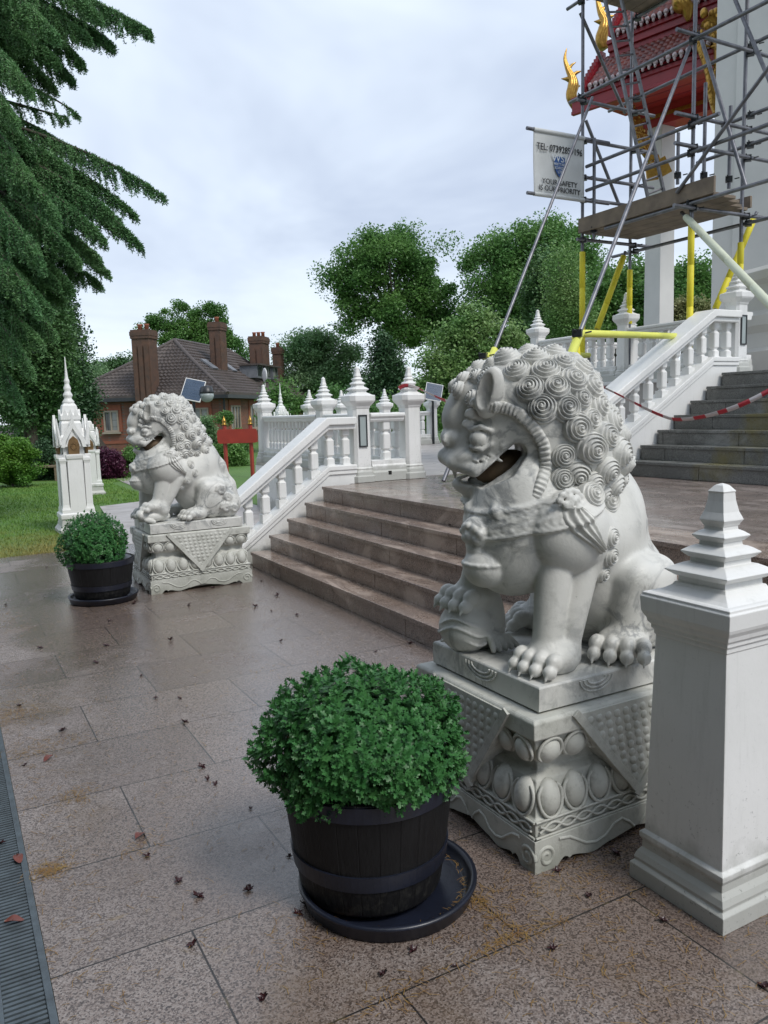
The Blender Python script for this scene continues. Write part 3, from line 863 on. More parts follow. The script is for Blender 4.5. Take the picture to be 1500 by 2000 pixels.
    pm.sq([(.450, .348, -.092), (.450, .350, -.05), (.449, .350, -.006), (.444, .345, 0)])
    # shallow drapery swags on two sides
    for (aa, ln) in ((.18, .16), (-.22, .16)):
        for q in range(3):
            P = [(-(aa + (ln*.5-.018*q)*math.cos(t)), -.352, -.012 - (.050-.014*q)*math.sin(t)) for t in np.linspace(0, math.pi, 13)]
            pm.tube(P, .0045, 6)
    for (ll, ln) in ((.0, .2),):
        for q in range(3):
            P = [(-.452, (ll + (ln*.5-.02*q)*math.cos(t)), -.012 - (.055-.014*q)*math.sin(t)) for t in np.linspace(0, math.pi, 13)]
            pm.tube(P, .0045, 6)
    part('plinth', pm, M['marble'], root, local=True, bevel=.004)
    return root
# ------------------------------------------------------------------ materials of the place
M = {}
M['marble'] = mat_marble()
M['carved'] = mat_carved()
M['paint'] = mat_paint()
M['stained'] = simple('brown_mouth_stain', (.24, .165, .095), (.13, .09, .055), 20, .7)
M['paving'] = mat_paving()
M['step'] = mat_step('wet_brown_granite', (.27, .185, .142), (.036, .026, .023), (.38, .305, .255))
M['terrace'] = mat_step('terrace_granite', (.225, .165, .138), (.05, .04, .037), (.30, .25, .225))
M['grey_step'] = mat_step('weathered_grey_granite', (.155, .16, .15), (.042, .044, .041), (.22, .225, .215), moss=.75)
M['path'] = simple('pale_concrete_pavers', (.44, .41, .385), (.31, .285, .27), 2.5, .26, .1, 60, r2=.5)
M['steel'] = simple('galvanised_tube', (.24, .24, .26), (.12, .125, .145), 9, .45, metal=.7)
M['dark_metal'] = simple('dark_metal', (.03, .035, .04), (.02, .022, .025), 9, .4)
M['grate'] = simple('blue_grey_steel_grate', (.125, .155, .175), (.075, .09, .10), 14, .38, .1, 80, metal=.35)
M['black'] = simple('black_void', (.008, .008, .008), (.012, .012, .01), 9, .8)
M['frost'] = simple('frosted_lamp_glass', (.36, .41, .41), (.30, .35, .35), 5, .35)
M['plastic'] = simple('dark_blue_plastic', (.014, .018, .034), (.009, .011, .019), 6, .36, .05, 40)
M['soil'] = simple('potting_soil', (.06, .04, .028), (.02, .014, .01), 40, .9, .6, 90)

def mat_tub():
    t = NT('black_moulded_staves')
    x = t.sep(); ang = t.math('ARCTAN2', x[1], x[0])
    st = t.math('FRACT', t.math('MULTIPLY', ang, 26/(2*math.pi)))
    gap = t.ramp(st, (.0, 0.), (.035, 1.), (.965, 1.), (1., 0.))
    gr = t.noise(9, 6, .65, co=t.map((9, 9, .8)))
    col = t.mix(t.ramp(gr, (.3, 0.), (.7, 1.)), (.005, .005, .006), (.011, .011, .012))
    lo = t.math('MULTIPLY', t.ramp(t.noise(30, 7, .7), (.5, 0.), (.7, 1.)), t.ramp(x[2], (.05, .6), (.22, 0.)))
    col = t.mix(lo, col, (.06, .058, .05))
    t.bump(t.math('ADD', t.math('MULTIPLY', gap, 1.), t.math('MULTIPLY', gr, .6)), .5, .008)
    return t.out(col, t.ramp(gr, (.3, .48), (.7, .65)), spec=.3)
M['tub'] = mat_tub()

# ------------------------------------------------------------------ ground
R1, T1 = .165, .222          # lower flight: rise, going
TZ = 5*R1                    # the middle terrace
R2, T2 = .1707, .285         # upper flight
UZ = TZ + 7*R2               # the upper terrace
def sstep(a, b, x):
    t = np.clip((x-a)/(b-a), 0, 1); return t*t*(3-2*t)
def ground_z(x, y):
    d = y*.876 + x*.482
    return -.012 - 3.0*sstep(26, 46, d)*sstep(16, 2, x)
def build_ground():
    xs = np.concatenate([np.linspace(-400, -42, 24), np.linspace(-40, 60, 101), np.linspace(64, 500, 26)])
    ys = np.concatenate([np.linspace(-120, -6, 20), np.linspace(-4, 70, 75), np.linspace(75, 700, 36)])
    X, Y = np.meshgrid(xs, ys, indexing='ij')
    V = np.stack([X, Y, ground_z(X, Y)], -1).reshape(-1, 3)
    n, m = len(xs), len(ys)
    i, j = np.meshgrid(np.arange(n-1), np.arange(m-1), indexing='ij'); a = (i*m+j).ravel()
    t = NT('mown_lawn')
    col = t.mix(t.ramp(t.noise(.8, 5, .6), (.3, 0.), (.7, 1.)), (.07, .165, .022), (.105, .195, .035))
    x = t.sep()
    worn = t.math('MULTIPLY', t.ramp(t.math('ADD', x[1], t.math('MULTIPLY', t.noise(.9, 4), 3.0)), (0, 1.), (1, 1.)), 1.)
    band = t.math('SUBTRACT', 1., t.math('DIVIDE', t.math('SUBTRACT', t.math('ADD', x[1], t.math('MULTIPLY', t.noise(1.3, 5, .65), 5.)), 12.6), 3.2), True)
    col = t.mix(t.math('MULTIPLY', band, .75), col, (.20, .155, .045))
    col = t.mix(t.math('MULTIPLY', t.ramp(t.noise(26, 4), (.4, 0.), (.65, 1.)), .3), col, (.03, .06, .01))
    t.bump(t.noise(60, 3), .5, .02)
    t.out(col, .75)
    solo('lawn', mesh_fast('lawn', V, np.stack([a, a+m, a+m+1, a+1], 1), True), t.m, kind='structure')
build_ground()
pv = MB()
pv.add([(.145, -6, 0), (2.9, -6, 0), (2.9, 10.80, 0), (.145, 10.76, 0)], [(0, 1, 2, 3)])
pv.add([(-9, -6, 0), (-.012, -6, 0), (-.012, 10.74, 0), (-9, 10.6, 0)], [(0, 1, 2, 3)])
pv.add([(-.012, 5.4, 0), (.145, 5.4, 0), (.145, 10.76, 0), (-.012, 10.74, 0)], [(0, 1, 2, 3)])
solo('pavement', pv, M['paving'], kind='structure')
solo('path', MB().add([(2.0, 10.8, .002), (5.0, 10.8, .002), (5.0, 24, .002), (4.2, 24, .002), (3.9, 16.6, .002), (2.55, 16.0, .002)], [(0, 1, 2, 3, 4, 5)]), M['path'], kind='structure')
# grass blades close to the paving: nobody could count them
def grass_mat():
    t = NT('grass_blades'); x = t.sep()
    col = t.mix(t.ramp(t.noise(1.2, 3), (.35, 0.), (.65, 1.)), (.105, .235, .035), (.155, .26, .05))
    band = t.math('SUBTRACT', 1., t.math('DIVIDE', t.math('SUBTRACT', t.math('ADD', x[1], t.math('MULTIPLY', t.noise(1.3, 5, .65), 5.)), 12.9), 3.0), True)
    col = t.mix(t.math('MULTIPLY', band, .8), col, (.30, .225, .08))
    return t.out(col, .6)
def grass():
    n = 95000
    x = RNG.uniform(-4.0, 6.5, n); y = 10.76 + RNG.uniform(0, 1, n)**1.5*12.5
    ok = (~((x > 1.95) & (y < 16.3)))&(~((x > 3.8)&(y < 22)))&(x < y*.38); x, y = x[ok], y[ok]; n = len(x)
    a = RNG.uniform(0, 6.28, n); hgt = RNG.uniform(.02, .05, n); wd = RNG.uniform(.004, .008, n)*(1+(y-10.7)*.12)
    b = np.stack([x, y, np.full(n, -.012)], 1); d = np.stack([np.cos(a), np.sin(a), np.zeros(n)], 1)
    tip = b + np.stack([np.cos(a*3)*hgt*.5, np.sin(a*3)*hgt*.5, hgt], 1)
    V = np.stack([b-d*wd[:, None], b+d*wd[:, None], tip], 1).reshape(-1, 3)
    solo('grass', mesh_fast('grass', V, np.arange(n*3).reshape(-1, 3)), grass_mat(), kind='stuff')
grass()

# drain channel with its slotted grate
g = thing('drainage_channel', 'long blue grey slotted steel drain grate set along the paving edge', 'drain', (.066, 2.5, 0))
fr = MB()
for x0, x1 in ((-.010, .012), (.121, .143)): fr.box(x0, x1, -2, 5.4, -.06, .006)
part('frame', fr, M['grate'], g, bevel=.002)
bars = MB(); y = -.6
while y < 5.38:
    bars.box(.0125, .1205, y, y+.0115, -.03, .001); y += .0205
part('slotted_grate', bars, M['grate'], g)
part('channel', MB().box(.0125, .1205, -2, 5.4, -.10, -.055), M['black'], g)

# ------------------------------------------------------------------ the two flights of steps
def flight(name, label, X0, going, rise, n, y0, y1, z0, mt, seg, joint=.004, deep=.5):
    root = thing(name, label, 'steps', (X0, (y0+y1)/2, z0))
    for i in range(n):
        mb = MB(); xa = X0 + i*going; za = z0 + i*rise; zb = za + rise
        xe = xa + (going + .06 if i < n-1 else deep)
        mb.box(xa+.012, xe, y0, y1, za-.02 if i else za-.05, zb-.034)              # core behind the facing slabs
        y = y0 - seg*random.uniform(0, .9)
        while y < y1:
            a, b = max(y, y0)+joint/2, min(y+seg, y1)-joint/2
            if b-a > .02:
                mb.box(xa, xa+.0115, a, b, za, zb-.0335)                           # riser slab
            y += seg
        y = y0 - seg*random.uniform(0, .9)
        while y < y1:
            a, b = max(y, y0)+joint*.3, min(y+seg, y1)-joint*.3
            if b-a > .02: mb.box(xa-.016, xe, a, b, zb-.033, zb)                   # tread slab with its nosing
            y += seg
        part('step', mb, mt, root, bevel=.003)
    return root
flight('lower_steps', 'broad flight of five wet brown granite steps between the two lions', 2.872, T1, R1, 5, -2.2, 8.26, 0, M['step'], 1.25, deep=.42)
flight('upper_steps', 'grey granite steps with mossy risers leading up under the scaffold', 7.04, T2, R2, 7, -1.5, 6.86, TZ, M['grey_step'], 1.05, deep=.9)
tr = MB()
tr.add([(4.17, -6, TZ-.003), (14, -6, TZ-.003), (14, 8.62, TZ-.003), (4.17, 8.62, TZ-.003)], [(0, 1, 2, 3)])
solo('terrace_paving', MB().box(4.93, 40, 8.625, 13.70, TZ-.06, TZ-.001).box(7.15, 40, 13.705, 17.2, TZ-.06, TZ-.001), M['path'], kind='structure')
solo('terrace', tr, M['terrace'], kind='structure')
solo('upper_terrace', MB().box(9.40, 40, 6.86, 11.56, TZ-.05, UZ).box(12.6, 40, 11.57, 16, TZ-.05, UZ), M['path'], kind='structure')
solo('upper_landing', MB().box(9.62, 40, -8, 6.855, TZ-.05, UZ-.003), M['grey_step'], kind='structure')

# ------------------------------------------------------------------ posts
SLIM = [(.155,0),(.155,.07),(.141,.083),(.137,.12),(.126,.147),(.130,.163),(.113,.18),(.108,.87),(.117,.882),(.121,.90),(.160,.945),(.170,.965),(.171,1.022),(.164,1.030),
        (.100,1.056),(.088,1.062),(.085,1.080),(.112,1.098),(.110,1.104),(.078,1.126),(.066,1.131),(.063,1.150),(.080,1.164),(.078,1.170),(.055,1.188),(.047,1.192),(.045,1.206),(.056,1.218),(.054,1.223),(.038,1.238),(.034,1.246),(.040,1.256),(.030,1.29),(.024,1.335),(.027,1.345),(.018,1.358),(.003,1.374)]
STOUT = [(.193,0),(.193,.056),(.181,.068),(.183,.080),(.176,.100),(.164,.118),(.163,.142),(.171,.158),(.171,.174),(.158,.184),(.139,.882),(.143,.884),(.143,.900),(.150,.905),(.150,.918),(.158,.926),(.161,.940),(.170,.955),(.1735,.966),(.176,1.013),(.171,1.019),(.171,1.027),(.162,1.030),
         (.130,1.038),(.104,1.056),(.098,1.066),(.091,1.0665),(.090,1.086),(.098,1.088),(.122,1.106),(.122,1.109),(.096,1.124),(.080,1.132),(.074,1.1325),(.066,1.134),(.065,1.150),(.071,1.152),(.087,1.168),(.087,1.171),(.069,1.184),(.057,1.190),(.052,1.1905),(.047,1.192),(.046,1.206),(.051,1.208),(.063,1.222),(.063,1.225),(.050,1.236),(.041,1.241),(.037,1.242),(.036,1.254),(.039,1.256),(.041,1.262),(.048,1.274),(.046,1.280),(.038,1.300),(.031,1.335),(.0285,1.362),(.031,1.366),(.016,1.385),(.002,1.391)]
def post(label, x, y, z, prof=SLIM, chamf=.30, lamp=None, split=None):
    root = thing('balustrade_post', label, 'post', (x, y, z), 'white posts with tiered finials')
    k = [i for i, p_ in enumerate(prof) if p_[1] >= (1.03 if prof is SLIM else 1.028)][0]
    part('shaft', MB().sq([(a, a, b) for a, b in prof[:k+1]], (x, y, z), 0, chamf), M['paint'], root, bevel=.0025)
    part('finial', MB().sq([(a, a, b) for a, b in [(prof[k][0]-.004, prof[k][1]-.006)] + prof[k+1:]], (x, y, z), 0, chamf), M['paint'], root, bevel=.0015)
    if lamp:
        lx, z0, z1 = lamp
        yf = y - .1115
        f = MB()
        for (a, b, c, d) in ((-.055, -.042, z0, z1), (.042, .055, z0, z1), (-.042, .042, z0, z0+.016), (-.042, .042, z1-.016, z1)):
            f.box(x+lx+a, x+lx+b, yf-.018, yf+.004, z+c, z+d)
        fo = part('wall_lamp', f, M['dark_metal'], root, bevel=.002)
        part('lamp_glass', MB().box(x+lx-.042, x+lx+.042, yf-.008, yf+.004, z+z0+.016, z+z1-.016), M['frost'], fo)
    return root
post('thick square white post with pagoda finial, nearest, beside the large lion', 2.182, 1.701, 0, STOUT, 0.)
post('white newel post with a black framed lamp at the top of the wide steps', 4.37, 8.50, TZ, lamp=(-.005, .42, .80))
post('white post with red and white tape wrapped round its finial', 5.08, 8.50, TZ)
post('white newel post with a black framed lamp at the head of the grey steps', 9.20, 7.02, UZ, lamp=(.0, .36, .74))
post('white post with tiered finial behind the yellow sleeved brace on the upper terrace', 9.55, 9.28, UZ)
post('white post with tiered finial at the far left corner of the upper terrace', 9.55, 11.40, UZ)
post('white post with tiered finial behind a yellow sleeve, farthest on the upper terrace', 11.9, 11.40, UZ)
post('white post on the middle terrace behind the sloping handrail', 5.08, 11.0, TZ)
post('leftmost white post of the terrace, above the thin balusters', 5.08, 13.55, TZ)
post('distant white post just right of the leftmost terrace post', 7.35, 16.7, TZ)
post('small distant white post between the two newel posts', 8.45, 17.3, TZ)
post('distant white post seen in the gap between the two large newel posts', 9.3, 16.7, TZ)
post('distant white post standing right of the taped post, by the solar panel', 10.75, 16.9, TZ)

# ------------------------------------------------------------------ balustrades
BAL = [(.052,.052,0),(.052,.052,.085),(.030,.030,.105),(.030,.030,.112),(.050,.050,.135),(.050,.050,.305),(.030,.030,.330),(.030,.030,.340),(.050,.050,.365),(.050,.050,.46)]
def baluster_mb(x, y, z0, hgt, wd=1.):
    k = hgt/.46
    return MB().sq([(a*wd, b*wd, c*k) for a, b, c in BAL], (x, y, z0), 0, .22)
def balustrade(label, p, q, z, sp=.215, base=.25, wd=1., vent=False):
    p = np.array(p, float); q = np.array(q, float); d = q-p; L = np.linalg.norm(d); d /= L; nrm = np.array([-d[1], d[0]])
    root = thing('balustrade', label, 'balustrade', (p[0], p[1], z), 'white balustrades round the terraces')
    def run(prof, name):
        mb = MB()
        P = [(u, v) for u, v in prof]
        V = []; n = len(P)
        for e in (p, q):
            for u, v in P: V.append((e[0]+nrm[0]*u, e[1]+nrm[1]*u, z+v))
        F = [(k, (k+1) % n, n+(k+1) % n, n+k) for k in range(n)] + [tuple(range(n)), tuple(range(2*n-1, n-1, -1))]
        mb.add(V, F); return part(name, mb, M['paint'], root, bevel=.003)
    b = base
    run([(-.12, 0), (-.12, .105), (-.10, .125), (-.10, b-.07), (-.085, b-.05), (-.085, b), (.085, b), (.085, b-.05), (.10, b-.07), (.10, .125), (.12, .105), (.12, 0)], 'kerb')
    run([(-.06, .71), (-.075, .735), (-.075, .755), (-.10, .775), (-.10, .80), (-.085, .815), (.085, .815), (.10, .80), (.10, .775), (.075, .755), (.075, .735), (.06, .71)], 'handrail')
    n = max(1, int(round(L/sp))-1)
    for i in range(n):
        c = p + d*L*(i+1)/(n+1)
        part('baluster', baluster_mb(c[0], c[1], z+b-.001, .712-b, wd), M['paint'], root)
    if vent:
        c = p + d*L*.48 - nrm*.0
        part('vent', MB().box(c[0]-.022, c[0]+.022, c[1]-.1215, c[1]-.10, z+.07, z+.115), M['black'], root)
    return root
balustrade('short white balustrade with a square vent between the two newel posts', (4.49, 8.50), (4.96, 8.50), TZ, sp=.24, vent=True)
balustrade('white balustrade running back from the taped post behind the sloping handrail', (5.08, 8.63), (5.08, 10.87), TZ)
balustrade('white balustrade of closely set thin balusters at the left of the terrace', (5.08, 11.13), (5.08, 13.42), TZ, sp=.15, wd=.62)
balustrade('distant white balustrade on the far side of the terrace, behind the two newel posts', (7.48, 16.7), (9.17, 16.7), TZ)
balustrade('distant white balustrade on the far side of the terrace, right of the taped post', (9.43, 16.7), (10.62, 16.85), TZ)
balustrade('white balustrade of the upper terrace beside the grey steps', (9.55, 7.10), (9.55, 9.15), UZ)
balustrade('white balustrade of the upper terrace, left half behind the yellow bar', (9.55, 9.41), (9.55, 11.27), UZ)
balustrade('white balustrade along the far side of the upper terrace', (9.68, 11.40), (11.77, 11.40), UZ)

def sloping(label, y0, y1, xa, xb, xk, za, zk, zbot, slope, n, base_h, group='white balustrades round the terraces'):
    """stair balustrade: rises along +x from xa to the knee xk, level from there to xb"""
    yc = (y0+y1)/2; root = thing('stair_balustrade', label, 'balustrade', (xa, yc, zbot), group)
    zl = lambda x, top: top - max(0, xk-x)*slope
    # solid string wall with a moulded coping
    st = zk                     # top of the string at the knee
    mxz = lambda v: max(zbot+.002, v)
    pts = [(xa, zbot), (xb, zbot), (xb, st-.03), (xk, st-.03), (xa, mxz(zl(xa, st-.03)))]
    part('string_wall', MB().prism(pts, (0, y0+.03, 0), (1, 0, 0), (0, 0, 1), (0, (y1-y0)-.06, 0)), M['paint'], root, bevel=.003)
    cp = [(xa-.04, zl(xa-.04, st-.029)), (xk, st-.029), (xb, st-.029), (xb, st+.03), (xk-.01, st+.03), (xa-.04, zl(xa-.04, st+.03)+.006)]
    part('coping', MB().prism(cp, (0, y0, 0), (1, 0, 0), (0, 0, 1), (0, y1-y0, 0)), M['paint'], root, bevel=.010)
    c2 = [(xa+.06, mxz(zl(xa+.06, st-.075))), (xk, st-.075), (xb, st-.075), (xb, st-.0305), (xk, st-.0305), (xa+.06, zl(xa+.06, st-.0305))]
    part('moulding', MB().prism(c2, (0, y0+.012, 0), (1, 0, 0), (0, 0, 1), (0, y1-y0-.024, 0)), M['paint'], root, bevel=.006)
    hr = za                     # underside of the rail at the knee
    for nm, dz0, dz1, ins in (('rail_lower', .0, .055, .035), ('rail_upper', .056, .145, .0)):
        pp = [(xa-.02, zl(xa-.02, hr+dz0)), (xk+.01, hr+dz0), (xb, hr+dz0), (xb, hr+dz1), (xk-.02, hr+dz1), (xa-.02, zl(xa-.02, hr+dz1))]
        part('handrail', MB().prism(pp, (0, y0-.02+ins, 0), (1, 0, 0), (0, 0, 1), (0, (y1-y0)+.04-2*ins, 0)), M['paint'], root, bevel=.012)
    for i in range(n):
        x = xa + .10 + (xb-.10-xa-.10)*i/(n-1)
        if abs(x - xk) < .03: x -= .04
        z0 = zl(x-.045, st) + .02; z1 = zl(x-.045, hr)
        mb = baluster_mb(x, yc, z0, z1+.03-z0, .95)
        # wedge block that levels the baluster on the sloping coping
        mb.prism([(x-.055, zl(x-.055, st)), (x+.055, zl(x+.055, st)), (x+.055, zl(x+.055, st+.055)), (x-.055, zl(x+.055, st+.055))] if x < xk-.05 else [(x-.05, st), (x+.05, st), (x+.05, st+.045), (x-.05, st+.045)], (0, yc-.055, 0), (1, 0, 0), (0, 0, 1), (0, .11, 0))
        part('baluster', mb, M['paint'], root)
    return root
sloping('white sloping balustrade climbing beside the wide brown steps', 8.35, 8.60, 2.62, 4.26, 3.90, 1.46, 1.015, 0, R1/T1, 8, .2)
sloping('white sloping balustrade climbing beside the grey steps under the scaffold', 6.86, 7.14, 6.55, 9.09, 8.60, 2.66, 2.19, TZ, R2/T2, 11, .2)
# retaining walls under the balustrades
rw = MB().prism([(9.42, TZ), (9.42, UZ-.06), (9.36, UZ-.05), (9.36, UZ+.001), (9.70, UZ+.001), (9.70, TZ)], (0, 7.14, 0), (1, 0, 0), (0, 0, 1), (0, 4.42, 0))
solo('terrace_wall', rw, M['paint'], 'plain white wall carrying the balustrade of the upper terrace', 'wall', (9.5, 9, TZ), bevel=.004)
rw = MB().box(4.92, 5.24, 8.63, 13.71, -.05, TZ-.062)
solo('terrace_wall', rw, M['paint'], 'low white wall under the balusters left of the middle terrace', 'wall', (5.08, 12, 0))

# ------------------------------------------------------------------ lions and their pedestals
lion = make_lion('guardian_lion', 'large white marble lion with its right paw on a ball, nearest the viewer', (2.22, 2.465, .665), .0055, rad(33), True)
lion['group'] = 'pair of marble guardian lions'
lion2 = make_lion('guardian_lion', 'white marble lion with a cub under its paw, farther away by the sloping balustrade', (2.08, 7.86, .665), .0085, rad(4), False, (16, 26))
lion2['group'] = 'pair of marble guardian lions'

def pedestal(label, c, hx, hy):
    root = thing('carved_pedestal', label, 'pedestal', (c[0], c[1], 0), 'carved pedestals of the lions')
    Z = (0, .19, .335, .375, .47, .525, .567)
    core = MB().sq([(hx-.035, hy-.035, .02), (hx-.035, hy-.035, .12), (hx-.016, hy-.016, .125), (hx-.012, hy-.012, .188), (hx-.022, hy-.022, .195), (hx-.045, hy-.045, .320), (hx-.078, hy-.078, .340), (hx-.080, hy-.080, .378),
                    (hx-.052, hy-.052, .39), (hx-.022, hy-.022, .485), (hx-.004, hy-.004, .49), (hx, hy, .498), (hx, hy, .555), (hx-.006, hy-.006, .562), (hx-.012, hy-.012, .5655)], (*c, 0))
    part('core', core, M['carved'], root, bevel=.004)
    sides = [((-1, 0), (0, 1), hx, hy), ((0, -1), (1, 0), hy, hx), ((1, 0), (0, -1), hx, hy), ((0, 1), (-1, 0), hy, hx)]
    pet = MB(); apr = MB(); cloth = MB(); vine = MB()
    for (n_, t_, hn, ht) in sides:
        n3 = np.array([*n_, 0.]); t3 = np.array([*t_, 0.]); z3 = np.array([0, 0, 1.]); C0 = np.array([*c, 0.])
        for (zc, zh, ins, tilt, wd) in ((.258, .066, .034, .17, .066), (.434, .050, .036, -.27, .064)):
            lim = ht - ins - wd*.86
            m_ = int(round(lim*2/(wd*1.72))) + 1
            for i in range(m_):
                s_ = -lim + 2*lim*i/(m_-1); pw = lim/(m_-1)*.98
                o = C0 + n3*(hn-ins) + t3*s_ + z3*zc
                up_ = z3*math.cos(tilt) - n3*math.sin(tilt); out_ = n3*math.cos(tilt) + z3*math.sin(tilt)
                Rm = np.stack([t3, out_, up_], 1)
                pet.ell(o, (pw*.84, .038, zh*1.02), 16, 10, rot=Rm)
                sg = -1 if tilt > 0 else 1
                P = [o + out_*.012 + t3*pw*.94*math.sin(a) + up_*sg*zh*1.13*(math.cos(a) if abs(a) < 1.75 else math.cos(1.75)-.55*(abs(a)-1.75)) for a in np.linspace(-2.5, 2.5, 19)]
                pet.tube(P, .0068, 6)
        # lower border with a running vine, scalloped apron with corner scrolls
        for q in range(2):
            P = [C0 + n3*(hn-.008) + t3*s_ + z3*(.156 + .016*math.sin(s_*42 + q*math.pi)) for s_ in np.linspace(-(ht-.03), ht-.03, 70)]
            vine.tube(P, .0055, 5)
        for zz_ in (.127, .186): vine.tube([C0 + n3*(hn-.008) + t3*s_ + z3*zz_ for s_ in (-(ht-.012), ht-.012)], .005, 6)
        edge = []
        for s_ in np.linspace(-1, 1, 81):
            a = abs(s_)
            if a > .78: zz_ = -.003
            elif a > .66: zz_ = .006 + .022*math.sin((.78-a)/.12*math.pi)
            elif a > .25: zz_ = .004 + .018*math.cos((a-.25)/.41*math.pi)**2
            else: zz_ = .022 + .022*(1-a/.25)
            edge.append((s_*ht, zz_))
        edge[0] = (-ht, -.003); edge[-1] = (ht, -.003)
        poly = edge + [(ht, .1225), (-ht, .1225)]
        apr.prism([(x*(1 if abs(x) < ht-.001 else .999), y) for x, y in poly], C0 + n3*(hn-.034), t3, z3, n3*.034)
        for sg in (-1, 1):
            P = []
            for i in range(22):
                a = i/21*2*math.pi*1.35; r_ = .042*(1-.72*i/21)
                P.append(C0 + n3*(hn-.002) + t3*sg*(ht*.895 + r_*math.cos(a)) + z3*(.052 + r_*math.sin(a)))
            apr.tube(P, [.0085]*22, 6)
            P = [C0 + n3*(hn-.001) + t3*sg*ht*x_ + z3*z_ for x_, z_ in ((.78, .105), (.68, .098), (.60, .075), (.52, .05), (.42, .040), (.32, .052), (.24, .085), (.16, .095), (.08, .07), (.03, .045))]
            apr.tube(P, .007, 6)
        # hanging cloth: a triangle of scale pattern with a plain border
        hw = ht*.66; top = .5545; bot = .165
        cloth.prism([(-hw, top), (hw, top), (0, bot)], C0 + n3*(hn-.10), t3, z3, n3*.106)
        for (a, b) in (((-hw, top-.002), (0, bot)), ((hw, top-.002), (0, bot))):
            p0 = C0 + n3*(hn+.008) + t3*a[0] + z3*a[1]; p1 = C0 + n3*(hn+.008) + t3*b[0] + z3*b[1]
            dd = (p1-p0)/np.linalg.norm(p1-p0); inn = np.cross(n3, dd); inn *= np.sign((inn@(-t3*a[0])) or 1)
            cloth.beam(p0 + inn*.017, p1 + inn*.017, .032, .010 if a[0] < 0 else .013, up=tuple(n3))
        row = 0; zz_ = top - .035
        while zz_ > bot + .07:
            lim = hw*(zz_-bot)/(top-bot) - .055; s_ = -lim + (.022 if row % 2 else 0)
            while s_ <= lim:
                cloth.ell(C0 + n3*(hn+.004) + t3*s_ + z3*zz_, (.019 if abs(n_[1]) else .0065, .019 if abs(n_[0]) else .0065, .017), 8, 6); s_ += .044
            zz_ -= .034; row += 1
    part('lotus_petals', pet, M['carved'], root)
    part('vine_border', vine, M['carved'], root)
    part('apron', apr, M['carved'], root, bevel=.002)
    part('draped_cloth', cloth, M['carved'], root, bevel=.002)
    return root
pedestal('carved pale stone pedestal with lotus petals under the nearest lion', (2.21, 2.465), .50, .395)
pedestal('carved pale stone pedestal with lotus petals under the farther lion', (2.10, 7.91), .50, .405)

# ------------------------------------------------------------------ barrel planters
def leaf_tpl():
    out = [(0, 0)]
    half = [(.05, .16), (.20, .20), (.30, .34), (.17, .40), (.13, .48), (.30, .58), (.33, .74), (.20, .72), (.12, .74), (.13, .90), (.0, 1.0)]
    R_ = half; Lf = [(-x, y) for x, y in half[::-1][1:]]
    out = [(0, .0)] + R_ + Lf
    V = [(x, y, .16*abs(x) - .10*y*y) for x, y in out]; V.append((0, .5, -.01))
    n = len(out); F = [(k, (k+1) % n, n) for k in range(n)]
    return np.array(V), np.array(F)
def scatter(tv, tf, P, D, N, S_, roll=None):
    """copies of a small template laid at P with its y axis along D and z near N"""
    D = D/np.linalg.norm(D, axis=1)[:, None]; X = np.cross(D, N); X /= np.linalg.norm(X, axis=1)[:, None]+1e-9; Z = np.cross(X, D)
    V = P[:, None, :] + S_[:, None, None]*(tv[None, :, 0, None]*X[:, None, :] + tv[None, :, 1, None]*D[:, None, :] + tv[None, :, 2, None]*Z[:, None, :])
    F = tf[None] + (np.arange(len(P))*len(tv))[:, None, None]
    return V.reshape(-1, 3), F.reshape(-1, tf.shape[1])
M['mum'] = leafmat('chrysanthemum_leaves', (.044, .165, .046), (.075, .225, .064), (.026, .10, .030), .42, 9., .22)
